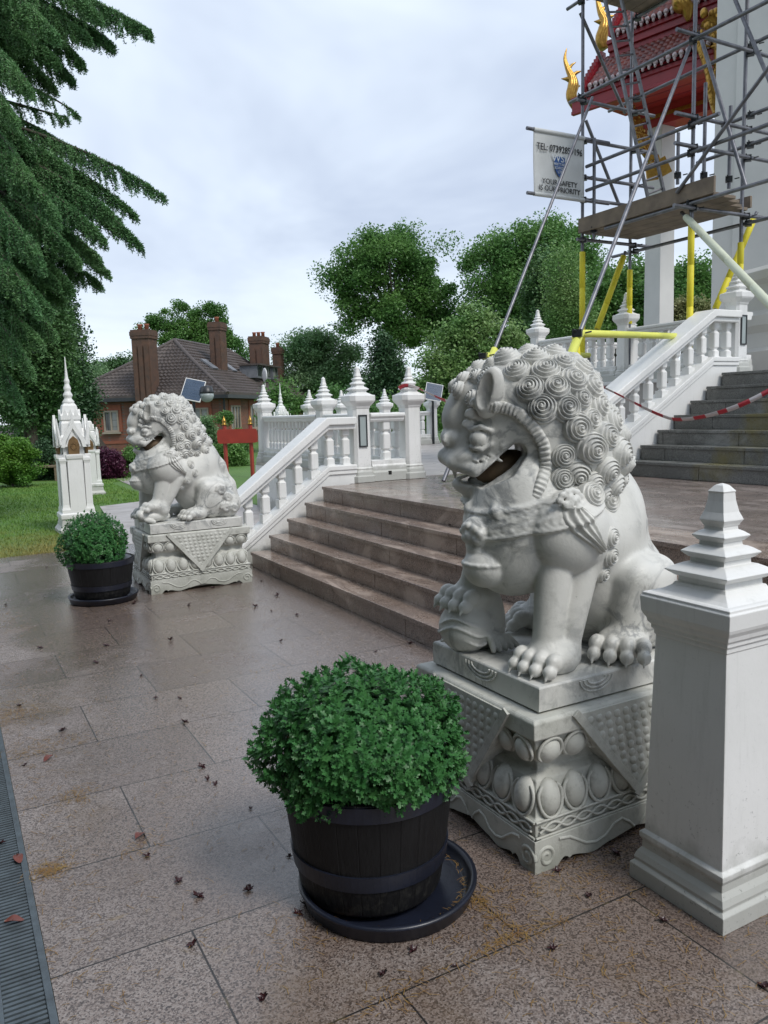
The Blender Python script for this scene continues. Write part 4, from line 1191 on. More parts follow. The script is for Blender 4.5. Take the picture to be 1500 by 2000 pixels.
def planter(label, c, r_top, r_bot, hgt, fr_, fh, ntips, lsize, fc=(0, 0), hoop=.055):
    x, y = c; root = thing('barrel_planter', label, 'planter', (x, y, .03), 'half barrel planters of leafy plants')
    z0 = .03
    prof = [(r_bot-.015, 0), (r_bot, .01)]
    for t in np.linspace(.05, 1, 9): prof.append((r_bot + (r_top-r_bot)*(t**.8) , hgt*t))
    prof += [(r_top-.022, hgt), (r_top-.028, hgt-.05)]
    rr = lambda z: r_bot + (r_top-r_bot)*(max(.001, z/hgt)**.8)
    part('tub', MB().lathe(prof, (x, y, z0), 64), M['tub'], root)
    for za in (hgt-hoop-.004, .10*hgt/.42*1.1):
        hp = []
        for zz_, e in ((0, 0.), (.0, .008), (hoop, .008), (hoop, 0.)): hp.append((rr(za+zz_)+e-.001, za+zz_))
        V = MB(); V.lathe(hp, (x, y, z0), 72, smooth=False); part('hoop', V, M['plastic'], root)
    part('soil', MB().lathe([(r_top-.03, hgt-.06), (r_top-.032, hgt-.045), (.02, hgt-.025)], (x, y, z0), 40), M['soil'], root)
    # foliage: shoots end in rosettes all over a lumpy dome
    tv, tf = leaf_tpl(); P = []; D = []; N = []; S_ = []
    cz = z0 + hgt + fh*.28
    for k in range(ntips):
        u = random.random(); zc = -.62 + 1.62*((k+.5)/ntips); a = k*2.39996 + random.uniform(-.2, .2)
        rh = math.sqrt(max(0, 1-min(1, zc*zc)))
        lump = 1 + .06*math.sin(3*a+zc*4) + .05*math.sin(7*a-2*zc) + random.uniform(-.05, .02) + (random.uniform(.02, .05) if random.random() < .03 else 0)
        if zc < -.2: lump *= .98
        n = np.array([math.cos(a)*rh, math.sin(a)*rh, zc])
        p = np.array([x+fc[0], y+fc[1], cz]) + n*np.array([fr_, fr_, fh*.72])*lump
        nn = n + np.array([0, 0, .55]); nn /= np.linalg.norm(nn)
        t1 = np.cross(nn, [0.3, .2, 1]); t1 /= np.linalg.norm(t1); t2 = np.cross(nn, t1)
        m_ = random.randint(8, 11)
        for j in range(m_):
            b = j*2.4 + random.random(); inner = j/m_
            d = (t1*math.cos(b) + t2*math.sin(b))*(1-.62*inner) + nn*(.15 + 1.0*inner)
            P.append(p - nn*.035*(1-inner) + nn*random.uniform(-.01, .012)); D.append(d); N.append(nn + .3*d); S_.append(lsize*random.uniform(.7, 1.15)*(1-.42*inner))
        for j in range(4):
            b = random.random()*6.28
            P.append(p - n*random.uniform(.05, .13)); D.append(t1*math.cos(b)+t2*math.sin(b)-nn*.2); N.append(nn); S_.append(lsize*random.uniform(.9, 1.3))
    V, F = scatter(tv, tf, np.array(P), np.array(D), np.array(N), np.array(S_))
    V -= np.array([x, y, z0])
    fo = part('foliage', mesh_fast('foliage', V, F), M['mum'], root)
    st = MB()
    for k in range(70):
        a = random.random()*6.28; r0 = random.uniform(.02, .14); r1 = fr_*random.uniform(.5, .85)
        st.tube([(x+r0*math.cos(a), y+r0*math.sin(a), z0+hgt-.04), (x+fc[0]+(r0+r1)*.5*math.cos(a), y+fc[1]+(r0+r1)*.5*math.sin(a), z0+hgt+.05), (x+fc[0]+r1*math.cos(a), y+fc[1]+r1*math.sin(a), z0+hgt+fh*random.uniform(.1, .5))], [.005, .004, .003], 5)
    part('stems', st, M['stem'], root)
    return root
M['stem'] = simple('green_brown_stems', (.07, .08, .03), (.05, .04, .025), 20, .7)
def saucer(label, c, r):
    mb = MB().lathe([(r-.035, .0), (r-.005, .006), (r+.006, .048), (r+.012, .052), (r+.012, .060), (r-.004, .062), (r-.012, .050), (r-.022, .016), (r-.035, .014), (.01, .013)], (*c, 0), 72)
    solo('plant_saucer', mb, M['plastic'], label, 'saucer', (*c, 0))
planter('black half barrel planter with a big dome of lobed green leaves, nearest', (1.185, 2.325), .298, .240, .415, .350, .330, 860, .038, (-.015, .005))
saucer('dark blue plastic saucer holding pine litter under the nearest planter', (1.225, 2.275), .297)
planter('black half barrel planter with a rounded green bush by the farther lion', (1.18, 7.60), .298, .235, .36, .30, .42, 620, .034, (-.05, .0), .045)
saucer('dark plastic saucer under the farther planter', (1.185, 7.585), .298)
# ------------------------------------------------------------------ rays from the lens: used to place what was measured on the photograph
def ray(x, y): return FW + RT*(x-750)/1550.0 + UP*(1000-y)/1550.0
def onx(x, y, X): d = ray(x, y); return CAMO + d*(X/d[0])
def ony(x, y, Y): d = ray(x, y); return CAMO + d*(Y/d[1])
def onz(x, y, z=0.): d = ray(x, y); return CAMO + d*((z-H)/d[2])
def s5(x, y): return 1000 + x/3., y/3.

# ------------------------------------------------------------------ the temple porch
def mat_tiles():
    t = NT('glazed_red_brown_tiles')
    col = t.ramp(t.voro(9, out='Color'), (.1, (.12, .03, .028)), (.5, (.185, .05, .035)), (.9, (.07, .024, .026)))
    col = t.mix(t.ramp(t.noise(3, 5), (.5, 0.), (.7, .6)), col, (.05, .03, .025))
    return t.out(col, .28)
M['tiles'] = mat_tiles()
M['tile_ends'] = simple('pale_glazed_tile_ends', (.50, .44, .46), (.34, .25, .26), 20, .3)
M['red'] = simple('dark_red_lacquer', (.27, .012, .022), (.19, .008, .018), 3, .4, .05, 40)
M['red2'] = simple('bright_red_soffit', (.36, .025, .022), (.27, .018, .018), 3, .5)
M['gold'] = simple('gold_leaf', (.46, .28, .06), (.28, .15, .03), 14, .32, .25, 40, metal=.75)
M['wall'] = simple('off_white_temple_wall', (.62, .62, .60), (.53, .535, .52), 1.2, .6, .06, 30)
EL = np.array([12.74, 13.55, 0.]); SD = np.array([.2537, -.967, 0.]); UD = np.array([.967, .2537, 0.]); ZD = np.array([0, 0, 1.])
def tp(s, u, z): return EL + SD*s + UD*u + ZD*z
temple = thing('temple', 'white temple porch with tiered red tiled roof and gold finials behind the scaffold', 'temple', (14.6, 12.4, UZ))
SE = 3.2
def tile_slope(u0, z0, u1, z1, s0, s1, pitch=.135, courses=7):
    n = int((s1-s0)/pitch)*6; m_ = courses*3; V = []; F = []
    d = np.array([u1-u0, z1-z0]); L = np.linalg.norm(d); d /= L; nr = np.array([-d[1], d[0]])
    if nr[1] < 0: nr = -nr
    for j in range(m_+1):
        q = j/m_; fr_ = (q*courses) % 1 if j % 3 else (0 if j % 3 == 0 else 1)
        st = .030*(1 - (j % 3)/3)
        for i in range(n+1):
            s_ = s0 + (s1-s0)*i/n
            h = .038*abs(math.sin(math.pi*(s_-s0)/pitch))**.7 + st
            p = tp(s_, u0 + d[0]*L*q + nr[0]*h, z0 + d[1]*L*q + nr[1]*h); V.append(p)
    for j in range(m_):
        for i in range(n): F.append((j*(n+1)+i, j*(n+1)+i+1, (j+1)*(n+1)+i+1, (j+1)*(n+1)+i))
    roof = part('roof_tiles', MB().add(V, F), M['tiles'], temple)
    e = MB(); s_ = s0 + pitch/2
    while s_ < s1:
        e.ell(tp(s_, u0-.012, z0+.015), (.055, .055, .055), 10, 6); e.ell(tp(s_, u0-.02, z0-.045), (.032, .03, .05), 8, 5); s_ += pitch
    part('tile_ends', e, M['tile_ends'], roof)
    # solid under the tiles
    part('roof_deck', MB().prism([(u0+.03, z0-.03), (u1, z1-.03), (u1, z1-.45), (u0+.35, z0-.06)], tp(s0+.02, 0, 0), UD, ZD, SD*(s1-s0-.04)), M['red'], temple)
tile_slope(-.06, 8.40, .66, 9.14, .05, SE)
tile_slope(.42, 9.50, 1.10, 10.32, .42, SE)
tile_slope(.86, 10.70, 1.6, 11.6, .80, SE)
def fascia(poly, s0, s1, name='fascia', mt='red'): return part(name, MB().prism(poly, tp(s0, 0, 0), UD, ZD, SD*(s1-s0)), M[mt], temple, bevel=.006)
fascia([(.02, 8.33), (.02, 8.25), (.06, 8.24), (.06, 8.06), (.03, 8.05), (.03, 7.98), (.13, 7.98), (.13, 8.33)], -.42, SE)
fascia([(.47, 9.44), (.47, 9.36), (.52, 9.35), (.52, 9.22), (.58, 9.21), (.58, 9.10), (.72, 9.05), (.72, 9.44)], .18, SE)
fascia([(.90, 10.64), (.90, 10.55), (.96, 10.54), (.96, 10.38), (1.1, 10.3), (1.2, 10.64)], .55, SE)
fascia([(.131, 8.30), (.131, 8.18), (1.78, 8.26), (1.78, 8.36)], -.1, SE, 'soffit', 'red2')
for uu in (.55, 1.0, 1.42): fascia([(uu, 8.17+uu*.045), (uu+.06, 8.17+uu*.045), (uu+.06, 8.26), (uu, 8.26)], -.05, SE, 'soffit_batten', 'red')
fascia([(1.80, 7.86), (2.30, 7.86), (2.30, 8.5), (1.80, 8.5)], .1, SE, 'beam', 'red2')
fascia([(1.77, 8.02), (1.799, 8.02), (1.799, 8.10), (1.77, 8.10)], .08, SE, 'beam_moulding', 'gold')
# stepped gable edge towards the far side
gb = MB()
for (u0, z0, u1, z1, s0) in ((-.08, 8.36, .66, 9.2, -.02), (.40, 9.46, 1.1, 10.4, .34), (.85, 10.66, 1.6, 11.7, .7)):
    for q in range(9):
        a = q/9; gb.obox(tp(s0, u0+(u1-u0)*(a+.05), z0+(z1-z0)*(a+.05)+.05), (UD, ZD, SD), (.085, .10, .05))
    gb.beam(tp(s0+.03, u0, z0-.02), tp(s0+.03, u1, z1-.02), .06, .16)
part('bargeboard', gb, M['red'], temple)
# column, pier and base
c = tp(.64, 2.06, 0)
cm = MB().sq([(.30, .30, UZ-.002), (.30, .30, UZ+.25), (.26, .26, UZ+.30), (.24, .24, UZ+.5), (.215, .215, 7.86)], (c[0], c[1], 0), rad(-14.7+15), 0)
part('column', cm, M['wall'], temple, bevel=.008)
K = atd(1388, 600, 15.0)
pier = MB()
def pk(a, b, z): return np.array([K[0], K[1], 0]) + SD*a + UD*b + ZD*z
pier.obox(pk(2.2, .70, 6.9), (SD, UD, ZD), (2.2, .698, 5.0)); 
part('pier', pier, M['wall'], temple, bevel=.01)
part('pilaster', MB().obox(pk(2.6, -.03, 6.9), (SD, UD, ZD), (2.2, .029, 5.0)), M['wall'], temple, bevel=.008)
bs = MB()
q_ = atd(1530, 640, 11.5)
bs.sq([(.55,.55,UZ-.002),(.55,.55,2.35),(.50,.50,2.40),(.44,.44,2.62),(.50,.50,2.72),(.50,.50,2.86),(.42,.42,2.94),(.40,.40,3.30),(.48,.48,3.36),(.48,.48,3.48),(.40,.40,3.55)], (q_[0], q_[1], 0), rad(-15))
part('base_moulding', bs, M['wall'], temple, bevel=.006)
# gold flame finials at the roof corners
def flame(name, pts, D, r, spikes=(), mt='gold'):
    P = [atd(x, y, D) for x, y in pts]
    Q = []
    for i in range(len(P)-1):
        for t in np.linspace(0, 1, 5, endpoint=False):
            p0 = P[max(i-1, 0)]; p1 = P[i]; p2 = P[i+1]; p3 = P[min(i+2, len(P)-1)]
            Q.append(.5*((2*p1) + (p2-p0)*t + (2*p0-5*p1+4*p2-p3)*t*t + (3*p1-p0-3*p2+p3)*t**3))
    Q.append(P[-1]); rr = np.interp(np.linspace(0, 1, len(Q)), np.linspace(0, 1, len(r)), r)
    mb = MB().tube(Q, list(rr), 10)
    for (a, b) in ((-.45, .62), (.45, .62)):          # fluting: two ribs beside the core
        mb.tube([q + RT*a*w_ - FW*.4*w_ for q, w_ in zip(Q, rr)], list(rr*b), 8)
    for (i, dx, dy, ln) in spikes:
        q = Q[int(i*(len(Q)-1))]; w_ = rr[int(i*(len(Q)-1))]
        e = q + (RT*dx + UP*dy)*ln
        mb.tube([q, (q+e)/2 + UP*.03, e], [w_*.75, w_*.5, .006], 7)
    if name == 'gilded_bracket':                        # carved leafwork along the bracket
        rb = random.Random(len(Q))
        for q, w_ in zip(Q, rr):
            for _ in range(3):
                a = rb.uniform(0, 6.28); mb.ell(q + RT*math.cos(a)*w_*.9 + UP*math.sin(a)*w_*.9 - FW*w_*.6, (w_*.45, w_*.5, w_*.6), 7, 5)
    return part(name, mb, M[mt], temple)
z1 = lambda x, y: (1090 + x/3.659, y/3.659)
flame('roof_finial', [z1(*p) for p in ((125, 760), (92, 690), (105, 620), (100, 560), (72, 500), (48, 420), (62, 345))], 17.9, [.10, .115, .12, .085, .06, .035, .006],
      ((.45, -1, .25, .26), (.55, .9, .5, .26), (.68, .8, .8, .22), (.3, .9, .3, .2)))
flame('roof_finial', [z1(*p) for p in ((330, 350), (305, 285), (330, 210), (335, 150), (305, 90), (285, 20), (270, -60))], 18.3, [.10, .13, .14, .10, .075, .05, .02],
      ((.45, -1, .25, .26), (.5, .9, .5, .26), (.68, .8, .8, .24)))
flame('roof_finial', [z1(*p) for p in ((850, -40), (875, 30), (920, 70), (930, 150))], 15.6, [.10, .16, .12, .03], ((.4, 1, .3, .2), (.65, -1, -.2, .15)))
flame('gilded_bracket', [z1(*p) for p in ((1000, 250), (1010, 330), (1050, 430), (1075, 540), (1095, 650), (1120, 760), (1148, 870))], 14.9, [.07, .06, .07, .06, .08, .075, .04],
      ((.2, .9, .2, .22), (.4, .9, .1, .22), (.55, .9, .1, .2), (.7, .8, .2, .14)))
flame('gilded_bracket', [z1(*p) for p in ((1070, 150), (1100, 200), (1150, 290), (1165, 380), (1160, 480), (1140, 580), (1120, 640))], 14.95, [.16, .10, .12, .13, .13, .11, .06],
      ((.2, -.9, .2, .22), (.45, -.9, .1, .22), (.6, .9, .2, .16), (.75, -.8, .2, .14)))
flame('gilded_bracket', [s5(*p) for p in ((705, 640), (715, 700), (745, 790), (790, 880), (825, 940))], 17.2, [.06, .09, .10, .13, .10], ((.5, -.8, .4, .2), (.75, .9, .2, .2), (.3, .8, .2, .16)))
yb = MB()
for (a, b) in (((785, 1012), (850, 1000)), ((862, 990), (915, 960))):
    p, q = atd(*s5(*a), 17.1), atd(*s5(*b), 17.1); yb.beam(p, q, .05, .36)
part('gilded_panel', yb, M['gold'], temple)

# ------------------------------------------------------------------ scaffold
M['board'] = simple('grey_weathered_scaffold_boards', (.235, .185, .135), (.14, .11, .085), 5, .75, .25, 40)
M['yellow'] = simple('yellow_foam_sleeve', (.78, .68, .035), (.66, .58, .03), 4, .6)
M['lime'] = simple('faded_lime_foam_sleeve', (.72, .74, .14), (.62, .65, .12), 4, .6)
M['pale'] = simple('pale_green_foam_sleeve', (.62, .66, .52), (.52, .55, .42), 4, .6)
scaf = thing('scaffold', 'steel tube scaffold with timber decks and yellow foam sleeved legs before the temple', 'scaffold', (9.0, 8.2, TZ))
TR = .0242
def pole(p, q, r=TR, name='tube', mt='steel', **k): return part(name, MB().tube([p, q], r, 10), M[mt], scaf, **k)
def sleeve(p, q, mt='yellow', r=.042, n=3, par=None):
    p = np.array(p, float); q = np.array(q, float); d = q-p; L = np.linalg.norm(d); path = []; rr = []
    cuts = np.linspace(0, 1, n+1)
    for i in range(n):
        a, b = cuts[i], cuts[i+1]; e = .006/L
        for t, k in ((a, .86), (a+e, 1), (b-e, 1), (b, .86)): path.append(p + d*t); rr.append(r*k)
    return part('foam_sleeve', MB().tube(path, rr, 14), M[mt], par or scaf)
def coupler(p):
    p = np.array(p, float); cpl = MB()
    cpl.obox(p, ((.8, .6, 0), (-.6, .8, 0), (0, 0, 1)), (.045, .045, .035)); cpl.tube([p + np.array([.05, -.05, .0]), p + np.array([.10, -.085, .012])], .009, 6); cpl.tube([p + np.array([-.04, -.02, .02]), p + np.array([-.095, -.045, .03])], .009, 6)
    part('coupler', cpl, M['dark_metal'], scaf)
XF, XB, YL, YR = 8.5, 9.52, 9.13, 7.17
fl = pole((XF, YL, TZ), (XF, YL, 7.42)); frp = pole((XF, YR, TZ), (XF, YR, 9.0))
bl = pole((XB, YL+.05, UZ), (XB, YL+.05, 8.6)); br = pole((XB, YR+.05, UZ), (XB, YR+.05, 8.6))
for p_, z0_, z1_ in ((fl, 2.35, 3.91), (frp, 2.35, 3.90), (bl, 2.9, 3.72), (br, 2.9, 3.75)):
    v = p_.data.vertices; x_ = np.mean([k.co.x for k in v]) + 9.0; y_ = np.mean([k.co.y for k in v]) + 8.2
    sleeve((x_, y_, z0_), (x_, y_, z1_), par=p_)
# ledgers along the front and back
ZL1 = 6.06
for (X, z_, ya, yb_) in ((XF-.05, ZL1, 9.35, 4.6), (XF-.05, 5.07, 9.0, 6.75), (XF-.05, 4.74, 9.0, 5.5), (XF-.05, 4.13, 8.62, 4.6), (XF-.05, 7.36, 9.4, 4.6),
                         (XB+.05, 6.22, 9.7, 4.6), (XB+.05, 4.98, 8.0, 5.9), (XB+.05, 3.99, 9.6, 4.8), (XB+.05, 5.35, 7.6, 5.9), (XB+.05, 7.36, 9.4, 4.6)):
    pole((X, ya, z_), (X, yb_, z_))
    for Y in (YL, YR):
        if yb_ < Y < ya: coupler((X+.02, Y, z_))
# transoms across, left and right frames
for (Y, zs) in ((YL-.05, (6.0, 5.46, 4.95, 4.64, 4.07)), (YR-.05, (6.1, 5.15, 4.80, 4.07))):
    for z_ in zs:
        pole((XF-.38 if Y < 8 else XF-.15, Y, z_), (XB+.38, Y, z_)); coupler((XF, Y+.03, z_)); coupler((XB, Y+.03, z_))
# guard posts and diagonals
for (x, y0_, y1_, X) in ((480, 810, 1400, XF), (970, 780, 1080, XB-.1), (1123, 490, 1085, XB-.35), (1270, 625, 1105, XB+.1)):
    a = onx(*s5(x, y1_), X); b = onx(*s5(x, y0_), X); pole((a[0], a[1], a[2]), (a[0], a[1], b[2])); coupler((a[0], a[1], a[2]+.12))
pole(ony(*s5(400, 75), YL+.06), ony(*s5(665, 665), YL+.06)); pole(ony(*s5(432, 705), YL+.06), ony(*s5(640, 1232), YL+.06))
pole(onx(*s5(965, 1130), XF-.1), onx(*s5(1560, 320), XF-.1))
pole(onx(*s5(1300, -20), 8.9), onx(*s5(1520, 500), 8.9)); pole(onx(*s5(1108, 225), 9.0), onx(*s5(1372, 1095), 9.0))
a_hi = onx(1157, 190, XF-.1); a_lo = atd(966, 682, 9.6); b_hi = onx(1347, 92, XF-.1); b_lo = atd(1133, 648, 7.7)
pole(a_hi, a_lo, .0205); pole(b_hi, b_lo, .0215)
def down(p): return np.array([p[0]-.15, p[1]+.12, TZ])
sleeve(a_lo + (a_lo-a_hi)*-.002, a_lo + (a_lo-a_hi)*.10, 'lime', n=1); sleeve(b_lo, b_lo + (b_lo-b_hi)*.16, 'lime', r=.044, n=1)
pole(a_lo + (a_lo-a_hi)*.10, a_lo + (a_lo-a_hi)*.42); pole(b_lo + (b_lo-b_hi)*.16, b_lo + (b_lo-b_hi)*.55)
bar1 = (atd(1128, 651, 7.65), atd(1336, 657, 10.15)); bar2 = (atd(944, 695, 9.5), atd(1150, 694, 12.0))
pole(*bar1); pole(*bar2); sleeve(*bar1, mt='lime', r=.037, n=2); sleeve(*bar2, mt='lime', r=.04, n=2); coupler(bar1[0]); coupler(bar2[0])
pole(bar2[1], bar2[1] + np.array([.05, -.02, -1.4]))
for (p, q, D0, D1, mt) in ((s5(655, 1500), (1166, 643), 12.0, 11.9, 'yellow'), (s5(1420, 1275), (1397, 603), 11.0, 11.0, 'yellow'), ((1124, 656), (1128, 720), 9.4, 9.4, 'yellow'), ((1340, 424), (1530, 622), 10.1, 7.6, 'pale')):
    P, Q = atd(*p, D0), atd(*q, D1); pole(P + (P-Q)*.06, Q, mt='steel'); sleeve(P, Q, mt, r=.044, n=4 if mt == 'pale' else 3)
# decks
yds = [(4.6, 6.72), (6.79, 9.10)]
for zt in (4.165, 7.40):
    for i in range(5):
        x0 = XF-.02 + i*.228
        for (ya, yb_) in (yds if zt > 5 else [((6.84, 6.86, 6.98, 7.12, 7.2)[i], 9.12)]):
            part('deck_board', MB().box(x0, x0+.219, ya, yb_, zt, zt+.038), M['board'], scaf, bevel=.003)
part('toe_board', MB().box(XF-.085, XF-.047, 6.78, 9.13, 4.165, 4.37), M['board'], scaf, bevel=.004)
part('toe_board', MB().box(XB+.14, XB+.178, 7.2, 9.0, 4.21, 4.36), M['board'], scaf, bevel=.004)
part('toe_board', MB().box(XF+.1, XB, 9.16, 9.198, 4.18, 4.36), M['board'], scaf, bevel=.004)
# ladder standing on the lower deck
l0, l1 = atd(*s5(800, 1178), 11.75), atd(*s5(540, -25), 11.0); r0, r1 = atd(*s5(893, 1140), 11.75), atd(*s5(636, -25), 11.0)
lad = thing('ladder', 'aluminium ladder leaning up through the scaffold from its lower deck', 'ladder', tuple(l0))
part('stile', MB().beam(l0, l1, .03, .065, up=tuple(FW)), M['steel'], lad); part('stile', MB().beam(r0, r1, .03, .065, up=tuple(FW)), M['steel'], lad)
for i in range(15):
    t = (i+.5)/14.6; part('rung', MB().tube([l0+(l1-l0)*t, r0+(r1-r0)*t], .015, 8), M['steel'], lad)

# ------------------------------------------------------------------ banner
def text_mesh(body, size, mt, parent, org, ux, uz, align='CENTER', extr=.0015, sx=1., off=0.):
    cu = bpy.data.curves.new('lettering', 'FONT'); cu.body = body; cu.size = size; cu.align_x = align; cu.extrude = extr; cu.offset = off; cu.resolution_u = 3
    o = bpy.data.objects.new('lettering', cu); COL.objects.link(o)
    dg = bpy.context.evaluated_depsgraph_get(); dg.update()
    me = bpy.data.meshes.new_from_object(o.evaluated_get(dg)); bpy.data.objects.remove(o)
    n = len(me.vertices); co = np.empty(n*3, np.float32); me.vertices.foreach_get('co', co); co = co.reshape(-1, 3)
    ux = np.array(ux, float); uz = np.array(uz, float); nn = np.cross(ux, uz)
    W = np.array(org) + co[:, :1]*sx*ux + co[:, 1:2]*uz + co[:, 2:]*nn - top_loc(parent)
    me.vertices.foreach_set('co', W.astype(np.float32).ravel()); me.update()
    me.materials.clear()
    return part('lettering', me, mt, parent)
YB = 9.06
tl, trr, bll, brr = [ony(x, y, YB) for x, y in ((1042, 252), (1140.5, 271), (1045, 379), (1141.5, 391))]
M['vinyl'] = simple('white_vinyl_banner', (.60, .62, .62), (.50, .52, .52), 3, .5, .05, 20)
M['ink'] = simple('black_print', (.015, .015, .018), (.02, .02, .022), 5, .5)
M['blue'] = simple('blue_shield_print', (.012, .075, .26), (.01, .055, .20), 3, .45)
M['white_print'] = simple('pale_print', (.62, .66, .70), (.55, .6, .64), 5, .5)
x0, x1 = tl[0], trr[0]; zt_, zb_ = (tl[2]+trr[2])/2, (bll[2]+brr[2])/2
ban = thing('banner', 'white scaffold firm banner with a blue shield and black lettering', 'banner', ((x0+x1)/2, YB, zb_))
bw, bh = x1-x0, zt_-zb_
n_, m_ = 24, 16; V = []; F = []
for i in range(n_+1):
    for j in range(m_+1):
        a, b = i/n_, j/m_
        V.append((x0+bw*a, YB + .012*math.sin(a*5+b*2)*math.sin(math.pi*b) , zb_ + bh*b + .012*math.sin(a*7)*(1-b)*0))
for i in range(n_):
    for j in range(m_): F.append((i*(m_+1)+j, (i+1)*(m_+1)+j, (i+1)*(m_+1)+j+1, i*(m_+1)+j+1))
cl = part('sheet', MB().add(V, F, True), M['vinyl'], ban)
sm_ = cl.modifiers.new('thickness', 'SOLIDIFY'); sm_.thickness = .003; sm_.offset = 0
for z_, nm in ((zt_, 'top_tube'), (zb_, 'bottom_tube')):
    part(nm, MB().tube([(x0-.12, YB, z_), (XF+.45, YB, z_)], TR, 10), M['steel'], ban)
    part('hem', MB().tube([(x0, YB, z_), (x1, YB, z_)], TR+.006, 12), M['vinyl'], ban)
yo = YB - .0165
U, Wz = (1, 0, 0), (0, 0, 1)
xc = (x0+x1)/2; KX = 1.08
text_mesh('TEL: 07392859196', bh*.150, M['ink'], ban, (xc, yo, zb_+bh*.70), U, Wz, sx=.80*KX, off=.0010)
text_mesh('YOUR SAFETY', bh*.118, M['ink'], ban, (xc, yo, zb_+bh*.180), U, Wz, sx=KX*.95, off=.0004)
text_mesh('IS OUR PRIORITY', bh*.118, M['ink'], ban, (xc, yo, zb_+bh*.070), U, Wz, sx=KX*.92, off=.0004)
sh = [(-.165, .20), (-.10, .225), (0, .235), (.10, .225), (.165, .20), (.163, .05), (.145, -.05), (.10, -.15), (.05, -.21), (0, -.25), (-.05, -.21), (-.10, -.15), (-.145, -.05), (-.163, .05)]
sc_ = bh*.86; zc_ = zb_+bh*.475
part('shield', MB().prism([(a*sc_*.88, b*sc_*.80) for a, b in sh], (xc, yo+.002, zc_), U, Wz, (0, -.004, 0)), M['blue'], ban)
for tx, sz, dz, sx_ in (('WSL', .155, .075, 1.15), ('WHITTAKER', .062, .015, .82), ('SCAFFOLD', .062, -.045, .82), ('LTD', .058, -.105, 1.)):
    text_mesh(tx, sz*bh, M['white_print'], ban, (xc, yo-.0045, zc_+dz*bh), U, Wz, sx=sx_)

# ------------------------------------------------------------------ barrier tape
M['tape_red'] = simple('red_tape', (.50, .03, .045), (.42, .02, .035), 6, .3)
M['tape_white'] = simple('white_tape', (.62, .58, .58), (.55, .5, .5), 6, .3)
def tape(label, pts, wd=.05, step=.11):
    P = [np.array(p, float) for p in pts]; Q = []
    for i in range(len(P)-1):
        for t in np.linspace(0, 1, 14, endpoint=False):
            p0 = P[max(i-1, 0)]; p1 = P[i]; p2 = P[i+1]; p3 = P[min(i+2, len(P)-1)]
            Q.append(.5*((2*p1) + (p2-p0)*t + (2*p0-5*p1+4*p2-p3)*t*t + (3*p1-p0-3*p2+p3)*t**3))
    Q.append(P[-1]); V = []; F = []; s_ = 0; mi = []
    for i, q in enumerate(Q):
        if i: s_ += np.linalg.norm(q-Q[i-1])
        tw = .5 + .45*math.sin(s_*2.1) + .2*math.sin(s_*5.3)
        d = Q[min(i+1, len(Q)-1)] - Q[max(i-1, 0)]; d /= np.linalg.norm(d); b = np.cross(d, ZD); b /= np.linalg.norm(b); u = np.cross(b, d)
        w_ = (u*math.cos(tw) + b*math.sin(tw))*wd/2
        V += [q-w_, q+w_]; mi.append(int(s_/step) % 2)
    for i in range(len(Q)-1): F.append((2*i, 2*i+2, 2*i+3, 2*i+1))
    me = mesh_of('barrier_tape', V, F, [True]*len(F))
    me.materials.append(M['tape_red']); me.materials.append(M['tape_white'])
    me.polygons.foreach_set('material_index', np.array(mi[:-1], np.int32))
    o = solo('barrier_tape', me, None, label, 'barrier tape', (0, 0, 0))
    m = o.modifiers.new('thickness', 'SOLIDIFY'); m.thickness = .002
    return o
lp = [(5.08 + .125*math.cos(a), 8.50 + .125*math.sin(a), TZ + 1.115 + .02*math.sin(a*2)) for a in np.linspace(-3.4, -.6, 9)]
tape('red and white barrier tape tied round the finial of a newel post', lp + [atd(880, 786, 9.5), atd(960, 800, 9.1), atd(1060, 770, 8.6), atd(1124, 730, 8.1)], step=.16)
tape('red and white barrier tape sagging across the grey steps', [atd(1124, 730, 8.1), atd(1200, 767, 7.9), atd(1290, 811, 7.6), atd(1340, 819, 7.4), atd(1420, 801, 7.1), atd(1500, 764, 6.8), atd(1600, 700, 6.4)], wd=.042)
# ------------------------------------------------------------------ far things: helper frame (lateral, depth) of the lens, on the level
RH = np.array([math.cos(_yaw), -math.sin(_yaw), 0.]); FH = np.array([math.sin(_yaw), math.cos(_yaw), 0.])
def ld(lat, dep, z): return RH*lat + FH*dep + ZD*z

# ------------------------------------------------------------------ brick house
def mat_brick():
    t = NT('red_brown_brickwork')
    sp = t.sep(); cmb_ = t.n('ShaderNodeCombineXYZ')
    ge = t.n('ShaderNodeNewGeometry'); ns = t.sep(ge.outputs['Normal'])
    t.set(cmb_.inputs[0], t.math('ADD', sp[0], sp[1])); t.set(cmb_.inputs[1], sp[2])
    br = t.n('ShaderNodeTexBrick'); t.set(br.inputs['Vector'], cmb_.outputs[0])
    for nm, c in (('Color1', (.27, .095, .055)), ('Color2', (.17, .07, .046)), ('Mortar', (.15, .12, .10))): br.inputs[nm].default_value = (*c, 1)
    br.inputs['Scale'].default_value = 1; br.inputs['Brick Width'].default_value = .25; br.inputs['Row Height'].default_value = .085; br.inputs['Mortar Size'].default_value = .009
    col = t.mix(t.ramp(t.noise(.7, 6, .6), (.45, 0.), (.7, .55)), br.outputs['Color'], (.075, .058, .046))
    t.bump(t.math('SUBTRACT', 1., br.outputs['Fac']), .3, .01)
    return t.out(col, .8)
def mat_roof():
    t = NT('brown_clay_pantiles')
    col = t.mix(t.ramp(t.noise(1.1, 6, .6), (.35, 0.), (.7, 1.)), (.060, .046, .041), (.105, .083, .073))
    col = t.mix(t.ramp(t.voro(3.2, out='Color'), (.2, 0.), (.9, .5)), col, (.06, .05, .047))
    return t.out(col, .55)
M['brick'] = mat_brick(); M['clay'] = mat_roof()
